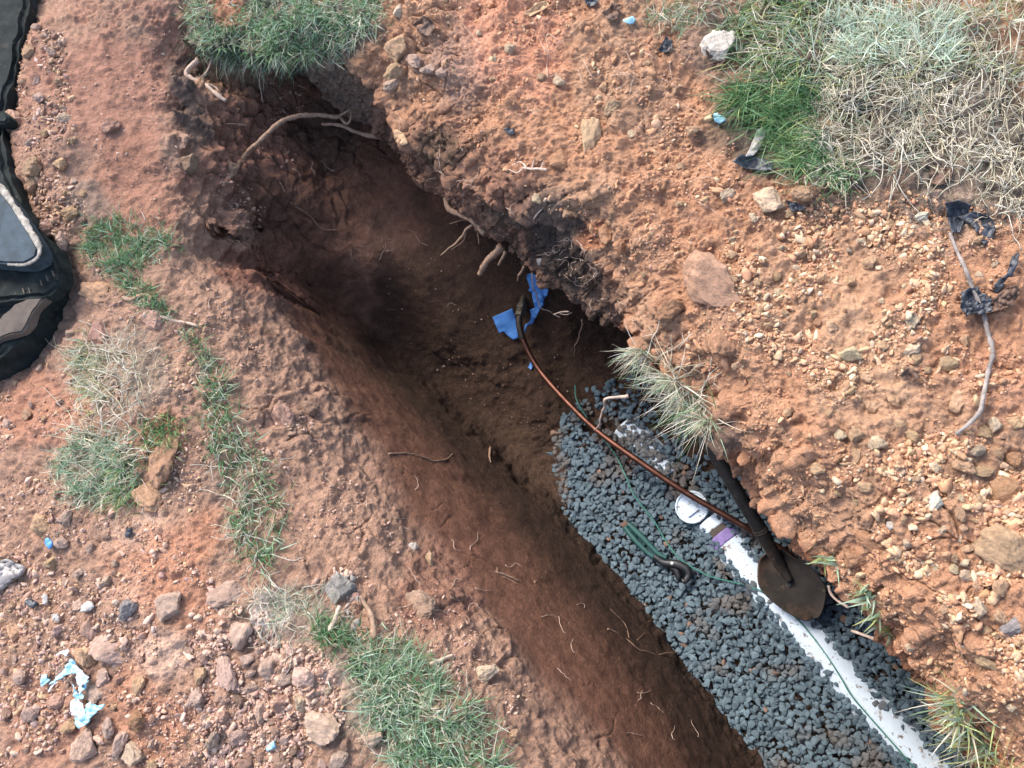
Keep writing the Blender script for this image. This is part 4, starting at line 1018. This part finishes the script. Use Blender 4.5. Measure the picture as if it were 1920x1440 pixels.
rootthing([(1040,588,-.42),(1056,584,-.4),(1066,584,-.38)], .002, .0015, 'paleroot', 'tiny pale rootlet under the bank edge', 12, .05, [((1050,588,-.42),(1062,590,-.4),(1072,586,-.38))])
rootthing([(1092,600,-.4),(1086,628,-.5),(1078,650,-.6),(1075,668,-.7)], .0018, .0012, 'root', 'thin wavy root dangling below the bank', 30)
rootthing([(1178,745,-.25),(1138,748,-.25),(1132,766,-.3),(1126,790,-.35),(1114,806,-.4)], .004, .0012, 'paleroot', 'pale root trailing from the hanging grass clump', 30, .1)
rootthing([(228,504,.0),(250,512,.0),(264,530,-.0),(270,548,-.01)], .008, .005, 'root', 'arching brown root over the orange clay block', 30)
rootthing([(270,590),(300,594),(330,602),(372,612)], .0055, .003, 'paleroot', 'pale pink root end on the left bank rim', 30)
rootthing([(232,560),(250,562),(276,556),(284,566)], .006, .005, 'root', 'brown woody root behind the orange clay block', 24)
rootthing([(392,244,-.11),(398,262,-.13),(404,278,-.15)], .0022, .0018, 'paleroot', 'tiny orange rootlet on the far slope', 14, .05, [((392,244,-.11),(412,234,-.13),(440,232,-.16),(468,236,-.19)),((404,268,-.15),(430,258,-.17),(456,262,-.2))])
rootthing([(492,110,-.08),(488,140,-.12),(490,170,-.16),(492,194,-.19)], .0018, .001, 'paleroot', 'hair root hanging from the sod above the far corner', 20)
rootthing([(526,346),(545,380),(575,400),(606,430),(634,432)], .0018, .0014, 'root', 'thin curved root on the dark end wall', 40, .08, (), .006, 'left')
rootthing([(648,1138),(636,1158),(628,1184)], .005, .006, 'paleroot', 'pale root stub standing at the rim by green grass', 14, .06, (), .02)
rootthing([(684,1118),(694,1136),(704,1158),(710,1196)], .004, .006, 'root', 'slim brown root standing next to the green grass mat', 20, .06, (), .02)
rootthing([(812,1246),(832,1238),(853,1228)], .005, .003, 'paleroot', 'pale root stub at the edge of green grass mat', 14, .06, (), .012)
rootthing([(930,1070),(950,1080),(974,1090)], .003, .002, 'root', 'twisted dark root on the trench slope', 16, .1, [((934,1072),(932,1064)),((945,1082),(958,1088),(972,1096))])
rootthing([(1004,1092),(1014,1084),(1026,1074)], .0025, .002, 'root', 'short root right of the twisted root on the slope', 12)
rootthing([(730,852),(765,850),(800,860),(832,864),(850,852)], .0022, .0018, 'root', 'long thin curved root high on the cut wall', 30, .1)
rootthing([(919,840),(920,860),(922,868)], .004, .003, 'root', 'little root stub in the middle of the cut wall', 10)
rootthing([(1140,1180),(1170,1192),(1200,1220),(1240,1225),(1275,1222)], .002, .0014, 'root', 'thin pale root crossing the lower cut wall', 30, .1, [((1180,1195),(1172,1170),(1145,1142)),((1195,1200),(1210,1186))])
rootthing([(1555,1100,-.25),(1562,1120,-.25),(1590,1140,-.23)], .0025, .003, 'paleroot', 'pale root under the bank edge beside the shovel', 14)
rootthing([(1600,1182,-.25),(1625,1190,-.23),(1650,1202,-.22),(1675,1210,-.2)], .003, .004, 'paleroot', 'long pale root below the leafy edge on the lower bank', 20)
rootthing([(985,318),(1005,320),(1028,322)], .0035, .003, 'paleroot', 'white branched rootlets beside the rounded orange clod', 14, .06, [((990,318),(978,308),(962,314)),((1000,320),(1004,302)),((1016,322),(1022,305)),((985,318),(972,328),(956,322))], .01)
rootthing([(992,428),(1006,412),(1018,396),(1024,378)], .002, .003, 'paleroot', 'pale root running up the dark topsoil face', 16, .06, (), .01)
# fine hair roots, too many to count
parts = []
def hair(x, y, L_px, a, which='both', wob=.5):
    q = []; 
    for i in range(7):
        q.append((x, y)); a += rng.normal(0, wob); x += L_px/6*math.cos(a); y += L_px/6*math.sin(a)
    P_ = on_soil(q, .004, which)
    if len(P_) > 3 and np.abs(np.diff(P_[:, 2])).max() < .15:
        P_[2:] += np.array((0, 0, .004)); parts.append(tube_arrays(smooth_path(P_, 14), np.linspace(.0009, .0004, 14), 5))
for x, y in in_poly([(360,520),(520,620),(740,830),(900,1000),(1100,1200),(1000,1350),(760,1180),(560,950),(420,760)], 30): hair(x, y, rng.uniform(15, 50), rng.uniform(0, 6.28), 'left')
for x, y in in_poly([(900,1000),(1200,1200),(1400,1440),(1100,1400)], 9): hair(x, y, rng.uniform(15, 45), rng.uniform(0, 6.28), 'left')
for x, y in in_poly([(500,250),(800,400),(900,650),(700,560),(520,360)], 8): hair(x, y, rng.uniform(20, 50), rng.uniform(0, 6.28), 'left')
for x, y in in_poly([(700,200),(960,390),(1100,460),(1200,620),(1060,540),(850,380)], 34): hair(x, y, rng.uniform(18, 45), rng.uniform(0, 6.28), 'right', .7)
for x, y in in_poly([(1050,430),(1130,480),(1190,600),(1080,540)], 16): hair(x, y, rng.uniform(20, 40), rng.uniform(1, 2.4), 'right', .7)
for x, y in in_poly([(840,20),(1300,100),(1380,420),(1100,300)], 30): hair(x, y, rng.uniform(20, 50), rng.uniform(0, 6.28), 'right', .1)
V, F = join(parts); tag(mesh_np('root_hair', V, F, M['paleroot'], None, True), 'fine pale hair roots all over the cut soil', 'roots', None, 'stuff')

# ------------------------------------------------------------------ grass
GREEN = [(.085, .19, .07), (.13, .26, .105), (.21, .34, .175)]
SAGE = [(.25, .37, .23), (.34, .47, .32), (.45, .57, .43)]
STRAW = [(.54, .48, .34), (.64, .58, .45), (.72, .68, .57)]
YEL = [(.44, .46, .20), (.38, .44, .18)]
def blades(roots, L_, W, lean, col, bend=.7):
    """roots (n,3); lean (n,3) tip direction; curved tapering ribbons"""
    n = len(roots); k = 5; t = np.linspace(0, 1, k)
    d = lean/np.linalg.norm(lean, axis=1)[:, None]
    side = np.cross(d, rng.normal(size=(n, 3))); side /= np.linalg.norm(side, axis=1)[:, None]+1e-9
    droop = np.stack([rng.normal(0, .35, n), rng.normal(0, .35, n), -np.abs(rng.normal(.35, .25, n))], 1)*bend*.75
    V = np.zeros((n, k*2, 3)); 
    for i in range(k):
        c_ = roots + (d*t[i] + droop*t[i]**2)*L_[:, None]; w = W*(1-t[i]**1.6*.93)*.5
        V[:, 2*i] = c_-side*w[:, None]; V[:, 2*i+1] = c_+side*w[:, None]
    f = np.array([[2*i, 2*i+1, 2*i+3, 2*i+2] for i in range(k-1)])
    F = (f[None]+(np.arange(n)*2*k)[:, None, None]).reshape(-1, 4)
    g = (np.linspace(.9, 1.12, k)).repeat(2)
    Cc = (col[:, None, :]*g[None, :, None]).reshape(-1, 3)
    return V.reshape(-1, 3), F, np.clip(Cc, .01, .95)
def pal(mix, n):
    """mix: list of (palette, weight)"""
    w = np.array([m[1] for m in mix], float); w /= w.sum(); pick = rng.choice(len(mix), n, p=w)
    return np.array([np.array(mix[i][0][rng.integers(len(mix[i][0]))]) for i in pick])*(1+rng.normal(0, .12, (n, 1)))
PALE = [(.50, .62, .48), (.60, .70, .57), (.67, .75, .64)]
UPI = at(960., 500., 0.)-at(960., 720., 0.); UPI /= np.linalg.norm(UPI)   # "up the picture" on the ground
RTI = at(1200., 720., 0.)-at(960., 720., 0.); RTI /= np.linalg.norm(RTI)
def turf(polys, lean_px=(0, 0), Lr=(.03, .07), W=.0026, mix=((GREEN, 1),), upw=.8, spread=.7, clump=True, which='both'):
    out = []
    for poly, n in polys:
        R_, Nn = [], []
        seeds = in_poly(poly, max(3, n//14)) if clump else None
        while len(R_) < n:
            if clump:
                sx, sy = seeds[rng.integers(len(seeds))]; sg = 7 if rng.uniform() < .8 else 20; x, y = sx+rng.normal(0, sg), sy+rng.normal(0, sg)
            else: x, y = in_poly(poly, 1)[0]
            loc, no = hit(x, y, which)
            if loc is None: n -= 1; continue
            R_.append(np.array(loc)-np.array(no)*.004); Nn.append(np.array(no))
        R_, Nn = np.array(R_), np.array(Nn); m = len(R_)
        lean = Nn*upw + np.array((0, 0, .3)) + rng.normal(0, spread, (m, 3))*np.array((1, 1, .35)) + (RTI*lean_px[0]-UPI*lean_px[1])[None]
        out.append(blades(R_, rng.uniform(*Lr, m), np.full(m, W)*rng.uniform(.7, 1.2, m), lean, pal(mix, m)))
    return out
def runners(poly, n, Lr, which='both', colr=STRAW, r=.00095):
    """dry creeping stems lying over each other"""
    out = []
    for (x, y) in in_poly(poly, n):
        a = rng.uniform(0, 6.28); q = []; L_px = rng.uniform(*Lr)
        for i in range(8):
            q.append((x, y, rng.uniform(.004, .022))); a += rng.normal(0, .2); x += L_px/7*math.cos(a); y += L_px/7*math.sin(a)
        P_ = on_soil(q, 0, which)
        if len(P_) < 5 or np.abs(np.diff(P_[:, 2])).max() > .08: continue
        S = smooth_path(P_, 14); V, F = tube_arrays(S, np.linspace(r*rng.uniform(.8, 1.5), r*.6, 14), 4)
        F4 = np.c_[F, F[:, 2]]; c_ = pal([(colr, 1)], 1)
        out.append((V, F, np.repeat(c_, len(V), 0)))
        for b_ in range(rng.integers(0, 4)):                      # side shoots
            i = rng.integers(2, 12); d = np.array((rng.normal(), rng.normal(), abs(rng.normal(.2, .3)))); d /= np.linalg.norm(d); l_ = rng.uniform(.012, .04)
            V, F = tube_arrays(S[i]+np.outer(np.linspace(0, 1, 4), d*l_)+np.outer(np.linspace(0, 1, 4)**2, (0, 0, -.3*l_)), np.linspace(r*.8, r*.3, 4), 4)
            out.append((V, F, np.repeat(c_, len(V), 0)))
    return out
def grass_obj(name, lists, label, cat='grass', group=None, kind='stuff'):
    V, F, Cc, n = [], [], [], 0
    for v, f, c_ in lists:
        f = np.asarray(f)
        if f.shape[1] == 4: f = np.concatenate([f[:, [0, 1, 2]], f[:, [0, 2, 3]]])
        V.append(v); F.append(f+n); Cc.append(c_); n += len(v)
    return tag(mesh_np(name, np.concatenate(V), np.concatenate(F), M['grass'], np.clip(np.concatenate(Cc), .01, .95), True), label, cat, group, kind)
# lawn at the upper right
T1 = turf([([(1395,150),(1520,140),(1560,280),(1500,330),(1440,250),(1380,200)], 1100)], (-.7, .35), (.05, .10), .0027, ((GREEN, 5), (YEL, 1)), .7, .45)
T2 = turf([([(1390,-60),(1560,-60),(1540,140),(1420,160),(1370,110)], 1000)], (-.4, .1), (.04, .09), .0026, ((GREEN, 2), (SAGE, 2), (YEL, 2), (STRAW, 1)), .8, .6)
T3 = turf([([(1550,30),(1800,20),(1800,110),(1640,130),(1570,110)], 1500)], (0, -.2), (.04, .085), .0030, ((PALE, 5), (STRAW, 2)), 1.0, .5)
T4 = turf([([(1500,-70),(2010,-70),(2010,130),(1700,150),(1560,160),(1500,120)], 2000)], (0, 0), (.03, .08), .0028, ((SAGE, 2), (STRAW, 4), (YEL, 1)), .6, .8)
T5 = turf([([(1560,120),(1760,130),(1760,260),(1680,320),(1540,330),(1520,250)], 1500)], (0, 0), (.025, .06), .0019, ((STRAW, 6), (SAGE, 1.5)), .35, .9)
T6 = turf([([(1760,130),(2010,130),(2010,390),(1860,390),(1790,330)], 700)], (0, 0), (.02, .05), .0018, ((STRAW, 6), (SAGE, 1.5)), .25, .9)
T7 = turf([([(1200,0),(1400,0),(1390,60),(1300,60),(1220,30)], 420)], (0, .2), (.03, .07), .0020, ((STRAW, 2), (SAGE, 2), (GREEN, 1)), .5, .8)
T8 = turf([([(1470,300),(1560,290),(1640,320),(1560,345),(1480,340)], 320)], (-.3, .5), (.03, .07), .0028, ((GREEN, 3), (STRAW, 1)), .5, .6)
T8 += turf([([(1430,120),(1610,120),(1620,330),(1480,320)], 520)], (-.3, .1), (.03, .07), .0019, ((STRAW, 3), (SAGE, 2), (YEL, 1)), .5, .8) + turf([([(1300,40),(1420,60),(1390,250),(1370,220)], 90)], (-.3, .2), (.03, .07), .0019, ((STRAW, 2), (SAGE, 2), (GREEN, 1)), .5, .8)
RU = runners([(1540,120),(1930,120),(1930,400),(1800,340),(1540,330)], 230, (40, 130), 'right') + runners([(1400,0),(1930,0),(1930,140),(1420,150)], 120, (40, 110), 'right') + runners([(1830,280),(1930,260),(1930,420),(1860,410)], 50, (50, 120), 'right')
grass_obj('lawn', T1+T2+T3+T4+T5+T6+T7+T8+RU, 'half dry lawn of green and straw coloured grass at the upper right')
# sod hanging over the far end of the trench
S1 = turf([([(342,-20),(385,-20),(400,30),(440,48),(470,-20),(740,-20),(700,40),(620,95),(550,120),(440,110),(362,98)], 3600)], (.1, .35), (.025, .055), .0027, ((GREEN, 3), (SAGE, 3), (STRAW, .6)), .8, .6)
S2 = turf([([(560,20),(720,-10),(700,60),(640,110),(575,110)], 650)], (.1, .5), (.025, .06), .0026, ((STRAW, 3), (SAGE, 2)), .5, .7)
S3_ = turf([([(400,96),(560,108),(550,126),(420,118)], 260)], (.1, 1.2), (.03, .07), .0026, ((SAGE, 2), (STRAW, 2), (GREEN, 1)), .3, .5)
grass_obj('sod', S1+S2+S3_, 'green sod overhanging the far end of the trench')
# left bank
G1 = turf([([(162,412),(230,405),(325,450),(295,485),(220,512),(160,475)], 1100)], (.1, -.1), (.025, .055), .0027, ((GREEN, 3), (SAGE, 2)), .9, .5)
G1 += turf([([(250,440),(345,462),(330,480),(260,490)], 120)], (.6, .1), (.03, .06), .0028, ((SAGE, 2), (STRAW, 2)), .4, .5)
grass_obj('grass_tuft', G1, 'green grass tuft right of the soil ridge and rubber track', 'grass', 'grass tufts on the left bank', None)
G2 = turf([([(190,500),(260,520),(330,590),(300,600),(230,545)], 420)], (.2, 0), (.02, .045), .003, ((GREEN, 3), (SAGE, 1)), .7, .6, False)
grass_obj('grass_tuft', G2, 'sparse dark green grass around the orange clay block', 'grass', 'grass tufts on the left bank', None)
G3 = turf([([(335,615),(370,625),(420,720),(450,800),(420,800),(375,720)], 420), ([(385,790),(460,800),(500,900),(520,960),(470,960),(400,900)], 480), ([(430,960),(530,950),(540,1040),(500,1075),(455,1040)], 330)], (.3, .1), (.025, .06), .003, ((GREEN, 4), (SAGE, 2), (STRAW, 1)), .7, .6)
G3 += runners([(390,760),(520,880),(530,1050),(440,980)], 40, (40, 90), 'left')
grass_obj('grass_strip', G3, 'thin strip of green grass along the left rim of the trench', 'grass', 'grass tufts on the left bank', None)
G4 = turf([([(140,640),(190,640),(200,760),(170,790),(145,720)], 380)], (-.3, 0), (.03, .06), .003, ((STRAW, 3), (SAGE, 2), (YEL, 2)), .8, .6) + turf([([(180,620),(285,640),(280,740),(200,790)], 200)], (0, 0), (.03, .06), .0019, ((STRAW, 4), (SAGE, 1)), .4, .8) + runners([(150,620),(290,640),(290,760),(180,800)], 60, (40, 100), 'left')
grass_obj('grass_clump', G4, 'straw coloured upright grass clump left of the thin strip', 'grass', 'grass tufts on the left bank', None)
G5 = turf([([(95,870),(170,800),(260,800),(260,900),(200,950),(120,920)], 1000)], (-.1, .2), (.03, .06), .003, ((SAGE, 5), (STRAW, 2), (GREEN, 1)), .9, .6) + turf([([(270,790),(345,770),(345,820),(280,850)], 260)], (.5, .1), (.03, .06), .003, ((GREEN, 3), (YEL, 1)), .7, .4) + turf([([(200,870),(265,860),(260,930),(215,945)], 240)], (.1, .3), (.025, .055), .003, ((GREEN, 3), (YEL, 1)), .7, .5) + runners([(120,780),(300,780),(280,920),(120,940)], 70, (40, 110), 'left')
grass_obj('grass_clump', G5, 'large pale green grass clump left of the rust coloured block', 'grass', 'grass tufts on the left bank', None)
G6 = turf([([(640,1200),(760,1200),(900,1330),(940,1450),(760,1450),(690,1340)], 2500)], (.2, -.05), (.03, .065), .0027, ((GREEN, 2.5), (SAGE, 5), (STRAW, .7)), .7, .7) + turf([([(590,1170),(640,1170),(650,1230),(600,1220)], 160)], (.1, -.4), (.04, .07), .0027, ((GREEN, 4),), .8, .4) + runners([(640,1200),(760,1200),(930,1440),(700,1440)], 60, (40, 90), 'left')
grass_obj('grass_mat', G6, 'thick green grass mat on the rim at the bottom centre', 'grass', 'grass tufts on the left bank', None)
G7 = turf([([(470,1110),(560,1110),(640,1170),(600,1190),(500,1180)], 330)], (.2, -.2), (.03, .06), .0019, ((STRAW, 3), (SAGE, 3)), .5, .8) + runners([(460,1100),(600,1100),(650,1190),(480,1190)], 40, (40, 90), 'left')
grass_obj('grass_tuft', G7, 'dry wispy grass between pale clay and concrete chunk', 'grass', 'grass tufts on the left bank', None)
# tufts on the right edge
H1 = turf([([(1175,648),(1205,648),(1232,690),(1262,716),(1240,722),(1215,700)], 330)], (-1.0, .5), (.03, .075), .0020, ((STRAW, 4), (SAGE, 2)), .35, .55, False, 'right') + turf([([(1240,700),(1275,705),(1345,780),(1335,800),(1290,770)], 380)], (-.75, .8), (.045, .11), .0022, ((STRAW, 4), (SAGE, 1.6), (GREEN, 1)), .35, .75, False, 'right') + runners([(1200,660),(1260,690),(1330,780),(1290,780)], 50, (50, 110), 'right')
grass_obj('grass_tuft', H1, 'dry grass clump hanging over the gravel from the bank', 'grass', 'grass on the bank edge', None)
for pl_, n_, lab_ in [([(1535,1040),(1560,1040),(1575,1060),(1550,1065)], 26, 'small green sprout on the clay edge above the shovel blade'), ([(1605,1088),(1630,1092),(1645,1130),(1615,1125)], 36, 'green sprout on the clay edge right of the shovel blade'), ([(1630,1140),(1655,1145),(1680,1195),(1650,1190)], 34, 'lowest sprout on the clay edge above the pale roots')]:
    grass_obj('grass_sprout', turf([(pl_, n_)], (-.3, .1), (.025, .05), .0055, ((YEL, 2), (SAGE, 2)), .8, .5, False, 'right'), lab_, 'grass', 'grass on the bank edge', None)
H3 = turf([([(1770,1310),(1800,1320),(1850,1390),(1900,1450),(1840,1450),(1790,1380)], 300)], (-.5, .0), (.04, .085), .0036, ((YEL, 3), (STRAW, 2), (SAGE, 2)), .6, .6, True, 'right')
grass_obj('grass_tuft', H3, 'yellow green grass tuft on the bank edge at bottom right', 'grass', 'grass on the bank edge', None)

# ------------------------------------------------------------------ rubber track of the digger at the left edge
M['rubber'] = mat('black_rubber', color=(.020, .025, .024), rough=.85, var=.4, vscale=18, bump=[(60, .3, .004)], fleck=[(22, .57, (.06, .052, .045), 7, .16), (60, .64, (.12, .10, .085), 5, .06)], spec=.1)
M['pad'] = mat('worn_pad', color=(.03, .048, .062), rough=.7, spec=.25, var=.5, vscale=22, bump=[(70, .3, .003)], fleck=[(30, .66, (.2, .2, .2), 6, .1)])
M['worn'] = mat('worn_edge', color=(.30, .27, .23), rough=.9, var=.6, vscale=60, bump=[(150, .5, .003)])
trk = empty('rubber_track', pp(-40, 450, 0), 'black rubber track of a digger with muddy worn pad at left edge', 'track')
def slab(name, outline, zt, th, bev, m, segs=3, noise=.0):
    bm = bmesh.new(); P_ = [pp(x, y, z_) for (x, y, *zz_) in outline for z_ in [zz_[0] if zz_ else zt]]
    vs = [bm.verts.new(p) for p in P_]; f = bm.faces.new(vs); f.normal_update()
    if f.normal.z < 0: f.normal_flip()
    r = bmesh.ops.extrude_face_region(bm, geom=[f]); nv = [e for e in r['geom'] if isinstance(e, bmesh.types.BMVert)]
    bmesh.ops.translate(bm, vec=(0, 0, -th), verts=vs if False else [v for v in bm.verts if v not in nv] if False else nv)
    bmesh.ops.recalc_face_normals(bm, faces=bm.faces[:])
    top = [e for e in bm.edges if len(e.link_faces) == 2]
    if bev: bmesh.ops.bevel(bm, geom=top, offset=bev, segments=segs, affect='EDGES')
    bmesh.ops.triangulate(bm, faces=bm.faces[:])
    if noise:
        for _ in range(4):
            es = [e for e in bm.edges if e.calc_length() > .02]
            if es: bmesh.ops.subdivide_edges(bm, edges=es, cuts=1); bmesh.ops.triangulate(bm, faces=[f for f in bm.faces if len(f.verts) > 3])
        q = np.array([v.co[:] for v in bm.verts]); dz_ = fbm(q, 14, 3, 850)*noise; dx_ = fbm(q, 20, 2, 855)*noise*.6
        for v, a_, b_ in zip(bm.verts, dz_, dx_): v.co.z += a_; v.co.x += b_
    me = bpy.data.meshes.new(name); bm.to_mesh(me); bm.free(); me.materials.append(M[m])
    me.polygons.foreach_set('use_smooth', np.ones(len(me.polygons), bool)); me.set_sharp_from_angle(angle=R(45))
    o = bpy.data.objects.new(name, me); C.objects.link(o); return under(o, trk)
slab('belt', [(-260,-200),(52,-200),(44,0),(30,100),(10,170),(-2,230),(8,310),(38,380),(62,424),(90,452),(106,482),(110,508),(102,536),(78,556),(26,562),(-24,566),(-260,590)], .10, .06, .012, 'rubber', 4, .012)
slab('lower_band', [(-260,590),(-24,566),(26,562),(78,550),(106,520),(98,560),(66,606),(36,640),(6,664),(-24,690),(-260,800)], .055, .09, .010, 'rubber', 3, .020)
slab('mud_plate', [(-260,640),(-34,622),(2,590),(46,566),(88,546),(78,566),(52,604),(34,620),(-24,640),(-260,690)], .086, .03, .004, 'mud', 2, .012)
lug = slab('pad', [(-260,330),(-28,340),(-4,352),(14,372),(38,408),(58,440),(71,464),(66,482),(44,494),(12,494),(-260,470)], .165, .055, .006, 'pad', 3)
edge = [(-14,346),(-2,352),(14,372),(38,408),(58,440),(71,464),(66,482),(44,494),(12,494)]
S = smooth_path([pp(x, y, .163) for x, y in edge], 80)
V, F = tube_arrays(S, np.interp(np.linspace(0, 1, 80), [0, .15, .5, .75, 1], [.012, .012, .009, .006, .004])*(1+.35*perlin(S*22, 800)), 10, .12); V[:, 2] = .158+(V[:, 2]-.163)*.6
o = under(mesh_np('worn_rim', V, F, M['worn'], None, True), trk)
for x0, x1, y in [(-30,16,215)]:
    slab('lug', [(x0-200,y-16),(x0,y-14),(x1-6,y-6),(x1,y+6),(x1-8,y+16),(x0,y+12),(x0-200,y+12)], .118, .04, .006, 'rubber', 3)
for k in range(9):
    x = 8+k*11; y = 548-(k*1.0 if k < 5 else (k-4)*9)
    if k in (3, 4, 6, 7, 8): slab('tread_mark', [(x,y-5),(x+2,y-5),(x+5,y+5),(x+3,y+5)], .105, .004, 0, 'mud')

# ------------------------------------------------------------------ wide ground beyond, to the horizon (an opening is left round the trench)
allp = np.concatenate([P[:, 0], P[-1, :], P[:, -1], P[0, :], rows[:, -1]]); allp = allp[allp[:, 2] > -.2][:, :2]
ctr = np.array([-.6, .9]); nr_ = 144
aa = np.arctan2(allp[:, 1]-ctr[1], allp[:, 0]-ctr[0]); rr = np.hypot(allp[:, 0]-ctr[0], allp[:, 1]-ctr[1])
th = np.linspace(-math.pi, math.pi, nr_, endpoint=False)
r0 = np.array([rr[np.abs((aa-t+math.pi) % (2*math.pi)-math.pi) < .06].max(initial=0) for t in th]); r0[r0 == 0] = np.median(r0)
V = []
for k, (mul, z_) in enumerate([(.985, -.03), (1.1, .01), (1.5, .02), (3, 0), (10, -.1), (60, -.3)]):
    rad = r0*mul if mul < 3 else np.maximum(r0, 2)*mul
    V.append(np.stack([ctr[0]+rad*np.cos(th), ctr[1]+rad*np.sin(th), np.full(nr_, z_)], 1))
V = np.concatenate(V); F = [(k*nr_+i, (k+1)*nr_+i, (k+1)*nr_+(i+1) % nr_, k*nr_+(i+1) % nr_) for k in range(5) for i in range(nr_)]
M['yard'] = mat('yard', color=(.34, .22, .15), rough=.95, spec=.2, var=.3, vscale=6, bump=[(40, .8, .01)], fleck=[(3, .5, (.13, .17, .08), 6, .12)])
tag(mesh_np('ground', V, np.array(F), M['yard'], None, True), 'wide yard of bare soil and thin grass around the dig', None, None, 'structure')
